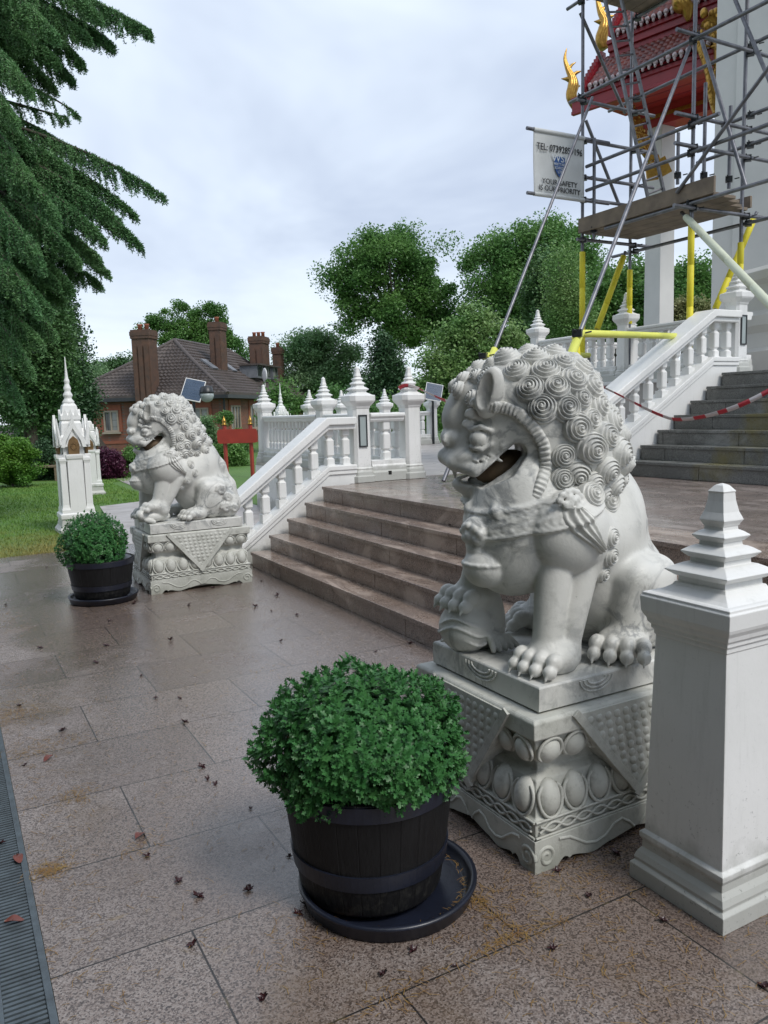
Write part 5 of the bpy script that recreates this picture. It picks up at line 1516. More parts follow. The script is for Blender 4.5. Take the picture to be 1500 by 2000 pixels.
M['brick_old'] = simple('sooty_brown_brick', (.125, .066, .043), (.07, .047, .037), 3.2, .85, .5, 22)
M['brick2'] = simple('orange_rubbed_brick', (.30, .10, .055), (.22, .075, .045), 8, .8)
M['stone'] = simple('pale_stone_frames', (.36, .31, .24), (.28, .24, .19), 5, .7)
M['lead'] = simple('grey_lead', (.19, .20, .22), (.13, .14, .155), 4, .5)
M['pot'] = simple('terracotta_pot', (.34, .11, .06), (.26, .09, .05), 8, .7)
def mat_glass():
    t = NT('leaded_window_glass')
    x = t.sep(); u = t.math('ADD', t.math('MULTIPLY', x[0], 1.), x[1])
    g = t.math('MAXIMUM', t.ramp(t.math('FRACT', t.math('MULTIPLY', u, 3.2)), (.0, 1.), (.12, 0.)), t.ramp(t.math('FRACT', t.math('MULTIPLY', x[2], 2.6)), (.0, 1.), (.10, 0.)))
    cur = t.ramp(t.noise(1.7, 3, co=t.map((1, 1, .15))), (.42, (.03, .035, .04)), (.55, (.24, .25, .24)))
    col = t.mix(g, cur, (.06, .06, .06)); return t.out(col, .12)
M['pane'] = mat_glass()
HC = (-8.60, 45.2); ev = 2.92; rz_ = 6.40
hx = np.array([-.981, .193]); hy = np.array([.193, .981])        # along the gable end, along the long side
def hp(a, b, z): return ld(HC[0] + hx[0]*a + hy[0]*b, HC[1] + hx[1]*a + hy[1]*b, z)
house = thing('brick_house', 'brown brick house with a tiled hip roof and tall chimneys beyond the lawn', 'house', tuple(hp(4.7, 8, -3.0)))
LA, LB = 10.9, 17.0
ins = .55
AXH = (RH*hx[0]+FH*hx[1], RH*hy[0]+FH*hy[1], ZD)
wl = MB()
wl.obox(hp(LA/2, LB/2, (ev-3.5)/2), AXH, (LA/2-ins, LB/2-ins, (ev+3.3)/2))
part('wall', wl, M['brick'], house)
# hip roof with real tile courses
rf = MB()
pk0, pk1 = (LA*.455, 4.1), (LA*.455, LB-4.1)
def slope(e0, e1, r0, r1, z0, z1, courses=17, wob=.26):
    """a roof plane from the eave e0-e1 up to r0-r1 laid in stepped courses"""
    e0, e1, r0, r1 = [np.array(v, float) for v in (e0, e1, r0, r1)]
    for j in range(courses):
        ta, tb = j/courses, (j+1.0)/courses
        qa0, qa1 = e0+(r0-e0)*ta, e1+(r1-e1)*ta; qb0, qb1 = e0+(r0-e0)*tb, e1+(r1-e1)*tb
        flare = lambda t: z0 + (z1-z0)*(t*.86 + .14*t*t)
        n = max(2, int(np.linalg.norm(qa1-qa0)/wob)*2); V = []; F = []
        for i in range(n+1):
            q = i/n; h = .07 if i % 2 else 0.
            a = qa0+(qa1-qa0)*q; b = qb0+(qb1-qb0)*q
            V.append(hp(a[0], a[1], flare(ta)+.10+h)); V.append(hp(b[0], b[1], flare(tb)+.0+h)); V.append(hp(a[0], a[1], flare(ta)-.02))
        for i in range(n): F += [(3*i, 3*i+3, 3*i+4, 3*i+1), (3*i+2, 3*i+5, 3*i+3, 3*i)]
        rf.add(V, F)
slope((0, 0), (LA, 0), pk0, pk0, ev, rz_); slope((0, LB), (0, 0), pk1, pk0, ev, rz_); slope((LA, 0), (LA, LB), pk0, pk1, ev, rz_); slope((LA, LB), (0, LB), pk1, pk1, ev, rz_)
roof = part('roof', rf, M['clay'], house)
hipm = MB()
for a, b in (((0, 0), pk0), ((LA, 0), pk0), ((0, LB), pk1), ((LA, LB), pk1)):
    hipm.tube([hp(a[0]+(b[0]-a[0])*t, a[1]+(b[1]-a[1])*t, ev+(rz_-ev)*(t*.86+.14*t*t)+.05) for t in np.linspace(0, 1, 12)], .12, 8)
hipm.tube([hp(*pk0, rz_+.05), hp(*pk1, rz_+.05)], .13, 8)
part('ridge_tiles', hipm, M['stone' if False else 'clay'], roof)
part('eave', MB().add([hp(0, 0, ev-.02), hp(LA, 0, ev-.02), hp(LA, LB, ev-.02), hp(0, LB, ev-.02), hp(0, 0, ev-.22), hp(LA, 0, ev-.22), hp(LA, LB, ev-.22), hp(0, LB, ev-.22)],
     [(0, 1, 2, 3), (7, 6, 5, 4), (0, 4, 5, 1), (1, 5, 6, 2), (2, 6, 7, 3), (3, 7, 4, 0)]), M['dark_metal'], roof)
def chimney(a, b, wa, wb, z0, z1, pots, flutes=0):
    m = MB()
    A, B = ld(0, 0, 0), None
    ax = (RH*hx[0]+FH*hx[1], RH*hy[0]+FH*hy[1], ZD)
    m.obox(hp(a, b, (z0+z1-.5)/2), ax, (wa/2, wb/2, (z1-.5-z0)/2))
    for i in range(flutes): m.obox(hp(a + (i-(flutes-1)/2)*wa/flutes, b-wb/2-.04, (z0+z1-.9)/2), ax, (wa/flutes*.36, .03, (z1-.9-z0)/2))
    m.obox(hp(a, b, z1-.42), ax, (wa/2+.05, wb/2+.05, .078)); m.obox(hp(a, b, z1-.22), ax, (wa/2+.07, wb/2+.07, .12)); m.obox(hp(a, b, z1-.05), ax, (wa/2+.03, wb/2+.03, .048))
    ch = part('chimney', m, M['brick_old'], house)
    for i in range(pots):
        p = hp(a + (i-(pots-1)/2)*min(.42, wa/max(1, pots)), b, z1)
        part('chimney_pot', MB().lathe([(.13, -.005), (.12, .25), (.15, .28), (.15, .34), (.11, .34)], tuple(p), 12), M['pot'], ch)
    return ch
chimney(5.05, .35, 1.06, 1.0, -3.2, 6.70, 2, 3)
chimney(2.72, 5.6, .74, 1.0, 4.0, 7.55, 1, 2)
chimney(2.85, 13.6, 1.0, 1.5, 4.0, 7.35, 3, 2)
chimney(2.3, 16.2, .62, .85, 2.5, 6.75, 1, 0)
def window(a, b, wd, z0, z1, side, lights=2):
    """side 0: the end wall (along a), side 1: the long wall (along b)"""
    d = (RH*hx[0]+FH*hx[1]) if side == 0 else (RH*hy[0]+FH*hy[1]); n_ = -(RH*hy[0]+FH*hy[1]) if side == 0 else -(RH*hx[0]+FH*hx[1])
    c_ = hp(a, b, 0) + n_*.02
    f = MB(); t_ = .09
    for zz_ in (z0+t_/2, z1-t_/2): f.obox(c_+ZD*zz_, (d, n_, ZD), (wd/2, .08, t_/2))
    for i in range(lights+1): f.obox(c_ + d*(-wd/2+t_/2 + (wd-t_)*i/lights) + ZD*(z0+z1)/2, (d, n_, ZD), (t_/2, .079, (z1-z0)/2-t_))
    w_ = part('window', f, M['stone'], house)
    part('pane', MB().obox(c_ + ZD*(z0+z1)/2 + n_*.0, (d, n_, ZD), (wd/2-.02, .02, (z1-z0)/2-.02)), M['pane'], w_)
    part('sill', MB().obox(c_ + ZD*(z0-.06) + n_*.06, (d, n_, ZD), (wd/2+.1, .12, .055)), M['stone'], w_)
    part('surround', MB().obox(c_ + ZD*(z1+.16), (d, n_, ZD), (wd/2+.18, .03, .155)).obox(c_ + d*(wd/2+.1) + ZD*((z0+z1)/2-.01), (d, n_, ZD), (.095, .028, (z1-z0)/2)).obox(c_ - d*(wd/2+.1) + ZD*((z0+z1)/2-.01), (d, n_, ZD), (.095, .028, (z1-z0)/2)), M['brick2'], w_)
b0 = ins
window(7.55, b0, .95, .95, 2.20, 0); window(1.9, b0, .95, .95, 2.20, 0); window(7.1, b0, .9, -2.3, -.6, 0); window(2.2, b0, 1.2, -2.3, -.6, 0)
window(b0, 2.3, 1.5, .85, 2.30, 1, 3); window(b0, 5.4, 1.2, .85, 2.30, 1); window(b0, 9.2, 1.5, .85, 2.30, 1, 3); window(b0, 12.6, 1.2, .85, 2.3, 1)
window(b0, 2.6, 1.9, -2.5, -.25, 1, 3); window(b0, 6.2, 1.4, -2.5, -.25, 1); window(b0, 10, 1.6, -2.5, -.25, 1, 3)
# projecting corner bay in orange brick, dormers, dish, drainpipe
part('string_course', MB().quad(hp(ins-.04, ins-.04, .25), hp(LA-ins, ins-.04, .25), hp(LA-ins, ins-.04, .42), hp(ins-.04, ins-.04, .42)).quad(hp(ins-.04, ins-.04, .25), hp(ins-.04, ins-.04, .42), hp(ins-.04, LB-ins, .42), hp(ins-.04, LB-ins, .25)), M['brick2'], house)
for bb in (9.0, 10.6, 12.2):
    zc_ = ev + (rz_-ev)*.36; aa = 1.35
    ax = (RH*hx[0]+FH*hx[1], RH*hy[0]+FH*hy[1], ZD)
    dm = part('dormer', MB().obox(hp(aa+.5, bb, zc_+.42), ax, (.62, .55, .42)), M['lead'], house)
    part('dormer_window', MB().obox(hp(aa-.125, bb, zc_+.44), ax, (.02, .44, .32)), M['pane'], dm)
    part('dormer_roof', MB().obox(hp(aa+.40, bb, zc_+.88), ax, (.78, .68, .05)), M['clay'], dm)
for bb in (4.0, 7.2): part('rooflight', MB().obox(hp(2.7, bb, ev+(rz_-ev)*.53+.12), ((RH*hx[0]+FH*hx[1])*.8+ZD*.59, RH*hy[0]+FH*hy[1], ZD*.8-(RH*hx[0]+FH*hx[1])*.59), (.5, .4, .05)), M['lead'], house)
dp = atd(517, 733, 52); part('satellite_dish', MB().ell(dp, (.08, .42, .48), 16, 10).tube([dp, dp-ZD*1.6], .03, 6), M['paint'], house)
dpp = [hp(.42, .42, ev-.2), hp(.42, .42, -3)]; part('drainpipe', MB().tube(dpp, .06, 8), M['dark_metal'], house)

# low building behind the left bushes
sh_ = thing('outbuilding', 'low brick outbuilding with a brown tiled roof far left behind the round bush', 'building', tuple(ld(-19.5, 36, -2.8)))
part('wall', MB().obox(ld(-19.5, 37, -1.75), (RH, FH, ZD), (5.5, 3, 1.3)), M['brick'], sh_)
part('roof', MB().prism([(-3.6, -.45), (0, 1.5), (3.6, -.45), (3.6, -.6), (-3.6, -.6)], ld(-25.5, 37, 0), FH, ZD, RH*12), M['clay'], sh_)

# ------------------------------------------------------------------ shrines on the lawn
def shrine(label, x, y, z, sc_=1., spire=True, group='white boundary shrines'):
    root = thing('boundary_shrine', label, 'shrine', (x, y, z), group)
    def P(mb, nm, mt='paint', par=None, bv=.004):
        mb.v = [(x + (a-x)*sc_*.80, y + (b-y)*sc_*.80, z + (c-z)*sc_) for a, b, c in mb.v]
        return part(nm, mb, M[mt], par or root, bevel=bv)
    o = (x, y, z)
    P(MB().sq([(.40,.40,-.05),(.40,.40,.04),(.385,.385,.05),(.345,.345,.10),(.325,.325,.20),(.345,.345,.22),(.345,.345,.29),(.30,.30,.31)], o), 'base')
    b_ = MB().sq([(.215,.215,.30),(.19,.19,1.42)], o); P(b_, 'core')
    for sx, sy in ((1, 0), (-1, 0), (0, 1), (0, -1)):                                       # centre panels
        c_ = (x+sx*.20, y+sy*.20, z)
        P(MB().sq([(.15-.04*abs(sx), .15-.04*abs(sy), .305), (.145-.04*abs(sx), .145-.04*abs(sy), 1.16), (.155-.03*abs(sx), .155-.03*abs(sy), 1.18), (.165-.03*abs(sx), .165-.03*abs(sy), 1.22), (.165-.03*abs(sx), .165-.03*abs(sy), 1.245), (.10, .10, 1.25)], c_), 'niche_pedestal')
    for sx in (-1, 1):
        for sy in (-1, 1):
            c_ = (x+sx*.225, y+sy*.225, z)
            P(MB().sq([(.085,.085,.305),(.085,.085,.36),(.07,.07,.40),(.062,.062,.44),(.055,.055,1.10),(.065,.065,1.13),(.075,.075,1.15),(.075,.075,1.19),(.06,.06,1.2)], c_), 'pilaster')
    P(MB().sq([(.205,.205,1.42),(.235,.235,1.46),(.235,.235,1.52),(.20,.20,1.56),(.19,.19,1.74),(.17,.17,1.78)], o), 'roof_block')
    for (ux, uy) in (((1, 0, 0), (0, -1, 0)), ((1, 0, 0), (0, 1, 0)), ((0, 1, 0), (1, 0, 0)), ((0, 1, 0), (-1, 0, 0))):
        ux = np.array(ux, float); uy = np.array(uy, float); o3 = np.array(o) + uy*.17
        outer = [(-.24, 1.38), (-.20, 1.50), (-.135, 1.60), (-.06, 1.70), (0, 1.86), (.06, 1.70), (.135, 1.60), (.20, 1.50), (.24, 1.38), (.155, 1.36), (.115, 1.48), (.06, 1.57), (0, 1.63), (-.06, 1.57), (-.115, 1.48), (-.155, 1.36)]
        mb = MB()
        for q in range(8):                                                                   # bargeboards as an arch of short pieces
            i0, i1 = q, q+1; j0, j1 = 15-q if q < 8 else 8, 14-q
            a, b = outer[q], outer[q+1]; c_, d_ = outer[14-q+1 if 14-q+1 < 16 else 15], outer[14-q]
            c_ = outer[15-q] if 15-q > 8 else outer[8]; d_ = outer[14-q] if 14-q > 8 else outer[8]
            if q >= 7: c_, d_ = outer[9], outer[9]
        ring = [(-.24, 1.36), (-.205, 1.50), (-.13, 1.61), (-.055, 1.71), (0, 1.88), (.055, 1.71), (.13, 1.61), (.205, 1.50), (.24, 1.36)]
        inn = [(-.165, 1.36), (-.135, 1.47), (-.085, 1.545), (-.04, 1.60), (0, 1.66), (.04, 1.60), (.085, 1.545), (.135, 1.47), (.165, 1.36)]
        for k in range(8): mb.prism([ring[k], ring[k+1], inn[k+1], inn[k]], o3 + uy*.10, ux, ZD, uy*.05)
        P(mb, 'gable', bv=.002)
        P(MB().prism([(-.16, 1.37), (0, 1.66), (.16, 1.37)], o3 + uy*.02, ux, ZD, uy*.085), 'gable_back', bv=0)
        for sg in (-1, 1):                                                                  # horned eave tips
            t0 = o3 + uy*.12 + ux*sg*.235 + ZD*1.40
            P(MB().tube([t0, t0 + ux*sg*.03 + ZD*.16, t0 + ux*sg*.045 + ZD*.30, t0 + ux*sg*.05 + ZD*.42], [.035, .026, .020, .006], 6), 'eave_tip', bv=0)
        ni = MB().prism([(-.10, 1.25), (-.11, 1.40), (-.08, 1.48), (0, 1.54), (.08, 1.48), (.11, 1.40), (.10, 1.25)], o3 + uy*.075, ux, ZD, uy*.05)
        for a in np.linspace(0, 6.28, 12)[:-1]: ni.ell(o3 + uy*.127 + ux*.05*math.cos(a) + ZD*(1.37+.05*math.sin(a)), (.014, .014, .014), 6, 4)
        P(ni, 'niche_plaque', 'bronze', bv=0)
    P(MB().sq([(.165,.165,1.77),(.19,.19,1.80),(.19,.19,1.86),(.16,.16,1.90),(.135,.135,2.02),(.10,.10,2.06)], o), 'upper_tier')
    cr = MB()
    for k in range(4):
        a = k*math.pi/2
        for q in (-1, 0, 1):
            d = np.array([math.cos(a), math.sin(a), 0]); t_ = np.array([-math.sin(a), math.cos(a), 0])
            cr.prism([(-.05, 1.86), (.05, 1.86), (0, 1.965)], np.array(o) + d*.178 + t_*q*.105, t_, ZD, d*.014)
    P(cr, 'leaf_crest', bv=0)
    if spire:
        P(MB().lathe([(.10,2.05),(.115,2.07),(.115,2.09),(.075,2.13),(.07,2.15),(.092,2.18),(.092,2.20),(.062,2.24),(.058,2.26),(.074,2.29),(.070,2.31),(.046,2.36),(.043,2.38),(.054,2.40),(.050,2.43),(.034,2.46),(.030,2.49),(.020,2.60),(.012,2.72),(.004,2.80)], o, 16), 'spire', bv=0)
    return root
M['bronze'] = simple('brown_gilt_plaque', (.22, .13, .05), (.13, .08, .035), 16, .5, metal=.3)
shrine('tall white spired shrine with bronze plaques standing on the lawn at far left', 1.70, 12.80, 0, .93)
shrine('small white gabled shrine half hidden behind the tall spired shrine', *ld(-6.62, 18, 0), .80, False)
shrine('distant white spired shrine peeping over the handrail beyond the terrace', *ld(-3.25, 26, -.12), 1.0)

# ------------------------------------------------------------------ red sign, lamps, bench
sg_ = thing('sign_board', 'red wooden notice board on two red posts with gold finials, near the house', 'sign', tuple(ld(-4.2, 22.4, 0)))
pa, pb = atd(443, 925, 21.6), atd(493, 915, 21.6); pa[2] = pb[2] = -.02
M['sign_red'] = simple('red_painted_wood', (.36, .045, .03), (.28, .035, .025), 4, .5, .05, 40)
for p in (pa, pb):
    po = part('post', MB().sq([(.042, .042, -.02), (.042, .042, 1.42)], (p[0], p[1], 0), .5, .2), M['sign_red'], sg_)
    part('finial', MB().lathe([(.07, 1.42), (.075, 1.45), (.04, 1.47), (.065, 1.52), (.05, 1.56), (.015, 1.62), (.004, 1.68)], (p[0], p[1], 0), 12), M['gold'], po)
d = (pb-pa)/np.linalg.norm(pb-pa); nn = np.cross(d, ZD)
bd = [(-.52, -.17), (-.46, -.19), (.46, -.19), (.52, -.17), (.54, -.08), (.54, .08), (.52, .17), (.46, .19), (-.46, .19), (-.52, .17), (-.54, .08), (-.54, -.08)]
part('board', MB().prism([(u*1.0, v) for u, v in bd], (pa+pb)/2 + ZD*1.14 + nn*.06, d, ZD, nn*.04), M['sign_red'], sg_)
def mat_pv():
    t = NT('solar_cells'); x = t.sep()
    br = t.n('ShaderNodeTexChecker'); 
    col = t.mix(t.ramp(t.voro(16, feature='F1', rnd=0.), (.30, 1.), (.42, 0.)), (.35, .40, .46), (.055, .085, .14)); return t.out(col, .15)
M['pv'] = mat_pv()
def solar(label, px, py, D, lamp, hw=.26, hh=.30):
    c_ = atd(px, py, D); gz = 0 if D < 17.5 else -.02
    if lamp is None: gz = TZ
    root = thing('solar_lamp', label, 'solar lamp', (c_[0]+.05, c_[1]+.12, gz))
    part('pole', MB().tube([(c_[0]+.03, c_[1]+.10, gz), (c_[0]+.03, c_[1]+.10, c_[2]+.05)], .03, 8), M['dark_metal'], root)
    u = RH*.97 - ZD*.22; u /= np.linalg.norm(u); v = ZD*.86 + FH*.48; v -= u*(u@v); v /= np.linalg.norm(v); n_ = np.cross(u, v)
    pn = part('panel', MB().obox(c_, (u, v, n_), (hw, hh, .015)), M['paint'], root)
    nx_, ny_ = 4, 6
    cells = MB()
    for i in range(nx_):
        for j in range(ny_): cells.obox(c_ + u*(hw*2-.03)*((i+.5)/nx_-.5) + v*(hh*2-.03)*((j+.5)/ny_-.5) + n_*.0155, (u, v, n_), (hw/nx_-.004, hh/ny_-.004, .003))
    part('cells', cells, M['pv2'], pn)
    if lamp:
        q = atd(*lamp, D)
        part('arm', MB().tube([(c_[0]+.03, c_[1]+.10, c_[2]-.02), q + ZD*.10], .018, 6), M['dark_metal'], root)
        lh = part('lamp_head', MB().lathe([(.03, .16), (.12, .14), (.14, .05), (.15, .03), (.15, .0), (.11, -.005)], tuple(q), 18), M['dark_metal'], root)
        part('lamp_glass', MB().lathe([(.14, -.002), (.15, -.06), (.10, -.16), (.03, -.19)], tuple(q), 18), M['frost'], lh)
M['pv2'] = simple('blue_grey_solar_cells', (.075, .11, .17), (.05, .08, .13), 5, .2)
solar('tilted solar panel with a hanging lantern on a pole behind the farther lion', 377, 762, 17.0, (404, 768), .22, .26)
solar('tilted solar panel on a thin pole beyond the taped post', 847, 766, 19.5, None, .21, .24)
bn = thing('garden_bench', 'pale weathered curved bench at the lawn edge left of the tall shrine', 'bench', tuple(ld(-9.9, 22.6, -.02)))
bc = ld(-9.9, 22.6, 0); M['wood'] = simple('weathered_teak', (.24, .18, .12), (.17, .13, .09), 9, .8)
part('backrest', MB().prism([(-.75, .38), (-.75, .72), (-.4, .82), (0, .85), (.4, .82), (.75, .72), (.75, .38)], bc + FH*.25, RH, ZD, FH*.05), M['wood'], bn)
part('seat', MB().obox(bc + ZD*.40, (RH, FH, ZD), (.75, .24, .025)), M['wood'], bn)
for sx in (-1, 1):
    for sy in (-1, 1): part('leg', MB().obox(bc + RH*sx*.68 + FH*sy*.2 + ZD*.18, (RH, FH, ZD), (.035, .035, .19)), M['wood'], bn)

# ------------------------------------------------------------------ trees and shrubs
def quads(P, size, up=.35, aspect=.62, seed=0):
    """small leaf faces, random tilt with a bias to lie flat"""
    size = size*.70; n = len(P); r = np.random.default_rng(seed)
    nrm = r.normal(size=(n, 3)); nrm /= np.linalg.norm(nrm, axis=1)[:, None]; nrm[:, 2] = np.abs(nrm[:, 2]) + up; nrm /= np.linalg.norm(nrm, axis=1)[:, None]
    a = r.normal(size=(n, 3)); u = np.cross(nrm, a); u /= np.linalg.norm(u, axis=1)[:, None]; v = np.cross(nrm, u)
    s_ = size*r.uniform(.65, 1.3, n)[:, None]
    bend = nrm*s_*.18
    V = np.stack([P - u*s_*.5, P + v*s_*aspect*.5 - bend*.3, P + u*s_*.5 - bend, P - v*s_*aspect*.5 - bend*.3], 1)
    return V.reshape(-1, 3), np.arange(n*4).reshape(-1, 4)
def clumps(blobs, nclump, per, spread, shell=.62, seed=0, squash=.6):
    """clump centres over the blobs, leaves gathered round each centre"""
    nclump = max(12, int(nclump*.46)); per = per*1.6; spread = spread*.86
    r = np.random.default_rng(seed); extra = []
    if len(blobs) > 5 and blobs[0][3] > .8:               # outlying boughs break the outline
        for b in blobs:
            for _ in range(2):
                a = r.uniform(-.35, math.pi+.35); q = r.uniform(.85, 1.25); s_ = r.uniform(.22, .42)
                c_ = np.array(b[:3]) + RT*math.cos(a)*b[3]*q + UP*math.sin(a)*b[5]*q + FW*r.uniform(-.5, .5)*b[4]
                extra.append((c_[0], c_[1], c_[2], b[3]*s_, b[4]*s_, b[5]*s_))
    blobs = list(blobs) + extra
    vol = np.array([b[3]*b[4] for b in blobs]); pick = r.choice(len(blobs), nclump, p=vol/vol.sum())
    B = np.array(blobs)[pick]; d = r.normal(size=(nclump, 3)); d /= np.linalg.norm(d, axis=1)[:, None]
    rr = shell + (1.04-shell)*r.uniform(0, 1, nclump)**.6
    C = B[:, :3] + d*B[:, 3:6]*rr[:, None]
    hole = C[r.integers(0, nclump, max(2, nclump//16))]; keep = np.ones(nclump, bool)      # gaps where the sky shows
    if blobs[0][3] > .8:
        for h_ in hole: keep &= np.linalg.norm(C-h_, axis=1) > spread*1.15
    C = C[keep]; nclump = len(C)
    m = np.maximum(3, (4.0*per*r.uniform(.5, 1.5, nclump)).astype(int)); idx = np.repeat(np.arange(nclump), m)
    g = r.normal(size=(len(idx), 3)); gl = np.linalg.norm(g, axis=1)[:, None]; g = g/gl*np.minimum(gl, 2.3)**.9; g *= spread*r.uniform(.45, 1.5, nclump)[idx][:, None]; g[:, 2] *= squash*1.25
    return C, C[idx] + g
def px_blobs(lst, D, depth=.8):
    """(x, y, rx, ry[, extra depth]) in photograph pixels -> blobs in metres round distance D"""
    out = []
    for b in lst:
        x, y, rx, ry = b[:4]; dd = D + (b[4] if len(b) > 4 else 0); c_ = atd(x, y, dd); k = dd/1550.
        out.append((c_[0], c_[1], c_[2], rx*k, max(rx, ry)*k*depth, ry*k))
    return out
def tree(name, label, cat, D, lst, trunk, mt, size, nclump, per, spread, seed, group=None, shell=.55, squash=.6, limbs=26, bark='bark', up=.35, trunk_r=.35, aspect=.62):
    blobs = px_blobs(lst, D); C, P = clumps(blobs, nclump, per, spread, shell, seed, squash)
    base = atd(*trunk[0], D); base[2] = min(base[2], 0) if trunk[0][1] < 790 else base[2]
    g = float(ground_z(base[0], base[1])); base = np.array([base[0], base[1], g])
    root = thing(name, label, cat, tuple(base), group)
    V, F = quads(P, size, up, aspect, seed)
    part('crown', mesh_fast('crown', V - base, F), M[mt], root)
    r = random.Random(seed); tp_ = [base - ZD*.1] + [atd(x, y, D) for x, y in trunk[1:]]
    n = len(tp_); tb = MB().tube(tp_, [trunk_r*(1.25 if i == 0 else 1 - .55*i/(n-1)) for i in range(n)], 9)
    top = tp_[-1]; fork = tp_[max(1, n-2)]
    for k in range(limbs):
        c_ = C[r.randrange(len(C))]; t = r.uniform(.15, 1); s_ = fork + (top-fork)*t
        mid = s_ + (c_-s_)*.5 + np.array([r.uniform(-1, 1), r.uniform(-1, 1), r.uniform(.1, 1.)])*np.linalg.norm(c_-s_)*.12
        q = trunk_r*(.30 - .12*t)
        tb.tube([s_, s_ + (mid-s_)*.5 + ZD*.06*np.linalg.norm(mid-s_), mid, c_], [q, q*.75, q*.5, q*.15], 6)
    part('trunk', tb, M[bark], root)
    return root
M['bark'] = simple('grey_brown_bark', (.085, .07, .055), (.04, .034, .028), 6, .9, .5, 30)
M['bark_pale'] = simple('pale_birch_bark', (.42, .40, .36), (.22, .20, .18), 6, .8)
M['oak'] = leafmat('oak_leaves', (0.088, 0.209, 0.058), (0.164, 0.310, 0.080), (0.058, 0.132, 0.044), .45, .35, .40)
M['oak2'] = leafmat('mixed_leaves', (0.101, 0.235, 0.066), (0.186, 0.336, 0.101), (0.055, 0.144, 0.042), .45, .35, .40)
M['light'] = leafmat('fresh_green_leaves', (0.151, 0.305, 0.091), (0.233, 0.340, 0.121), (0.082, 0.181, 0.052), .5, .5, .3)
M['mid'] = leafmat('grey_green_leaves', (0.157, 0.312, 0.131), (0.233, 0.340, 0.173), (0.094, 0.208, 0.082), .5, .4, .40)
M['dark'] = leafmat('dark_conifer', (0.034, 0.086, 0.039), (0.064, 0.133, 0.052), (0.019, 0.047, 0.021), .55, .5, .12)
M['fir'] = leafmat('soft_conifer', (0.061, 0.142, 0.051), (0.106, 0.201, 0.068), (0.028, 0.073, 0.028), .5, .6, .15)
M['bush'] = leafmat('bright_green_bush', (.15, .30, .045), (.10, .245, .04), (.05, .13, .025), .45, 1.5, .3)
M['purple'] = leafmat('purple_leaves', (0.079, 0.019, 0.047), (0.119, 0.029, 0.066), (0.032, 0.009, 0.022), .45, 2., .2)
M['shrub'] = leafmat('shrub_leaves', (0.121, 0.262, 0.060), (0.181, 0.332, 0.091), (0.060, 0.142, 0.036), .45, 1.5, .25)
M['pale_shrub'] = leafmat('variegated_shrub', (0.300, 0.300, 0.143), (0.200, 0.243, 0.086), (0.086, 0.129, 0.043), .5, 2., .25)

GT = 'broad trees beyond the terrace'
tree('oak_tree', 'tall dark oak with sky gaps standing behind the newel posts', 'tree', 58,
     [(775, 500, 72, 46), (700, 520, 48, 40), (730, 565, 62, 45), (815, 545, 56, 52), (848, 590, 44, 46), (690, 590, 40, 36), (770, 610, 70, 40), (845, 645, 56, 36), (665, 545, 28, 26), (700, 632, 26, 18), (672, 640, 22, 16), (800, 655, 50, 26), (750, 480, 40, 24)],
     [(766, 800), (764, 720), (760, 660), (772, 590)], 'oak', .30, 560, 52, .62, 11, GT, .45, limbs=40, trunk_r=.42)
tree('oak_tree', 'large spreading green tree behind the left scaffold brace', 'tree', 54,
     [(1000, 490, 60, 42), (1060, 470, 66, 40), (960, 540, 50, 52), (1030, 550, 76, 60), (1110, 520, 60, 52), (1145, 560, 40, 50), (972, 605, 34, 38), (1010, 620, 56, 44), (1080, 620, 66, 60), (930, 520, 24, 26)],
     [(1030, 790), (1030, 700), (1030, 600)], 'oak2', .28, 560, 54, .6, 12, GT, .5, limbs=26, trunk_r=.4)
tree('broadleaf_tree', 'rounded grey green tree between the house chimneys and the oak', 'tree', 62,
     [(620, 690, 50, 44), (590, 705, 36, 46), (645, 715, 36, 40), (610, 745, 60, 36), (625, 665, 30, 24), (660, 750, 26, 26)],
     [(625, 830), (625, 780), (625, 700)], 'mid', .27, 420, 46, .6, 13, GT, .5)
tree('young_tree', 'fresh pale green tree in front of the large spreading tree', 'tree', 32,
     [(930, 650, 44, 40), (900, 690, 56, 40), (960, 700, 50, 40), (870, 730, 56, 40), (940, 750, 80, 40), (985, 660, 30, 26), (850, 690, 26, 24), (860, 790, 70, 40), (930, 620, 24, 18)],
     [(920, 850), (920, 760), (925, 680)], 'light', .19, 420, 44, .34, 14, GT, .4, limbs=22, trunk_r=.13)
tree('conifer_tree', 'dark ivy clad tree rising between the white finials', 'tree', 48,
     [(752, 690, 16, 30), (744, 726, 26, 34), (735, 765, 36, 34), (768, 735, 24, 40), (725, 800, 44, 30), (785, 790, 36, 34)],
     [(758, 850), (758, 760), (758, 690)], 'dark', .26, 300, 46, .45, 15, None, .4, squash=1.3)
tree('conifer_tree', 'dark conifer behind the scaffold and the slanting brace', 'tree', 46,
     [(1060, 590, 40, 70), (1075, 660, 56, 60), (1050, 700, 60, 56), (1090, 720, 60, 40), (1068, 530, 18, 36)],
     [(1066, 800), (1066, 700), (1066, 560)], 'fir', .28, 330, 46, .5, 16, None, .4, squash=.9)
tree('birch_tree', 'slender light green birch with a pale stem beside the yellow pole', 'tree', 40,
     [(1105, 560, 36, 46), (1120, 610, 40, 50), (1095, 520, 24, 30), (1130, 650, 40, 46), (1100, 600, 30, 50)],
     [(1112, 760), (1106, 640), (1098, 560), (1090, 510)], 'light', .16, 260, 36, .38, 17, None, .45, squash=1.4, limbs=12, bark='bark_pale', trunk_r=.09)
tree('evergreen_tree', 'dark evergreen between the yellow sleeve and the porch column', 'tree', 44,
     [(1180, 580, 44, 50), (1210, 620, 56, 54), (1160, 640, 50, 50), (1235, 560, 34, 50), (1250, 600, 40, 60)],
     [(1200, 790), (1200, 690), (1205, 600)], 'oak', .26, 360, 48, .5, 18, None, .45)
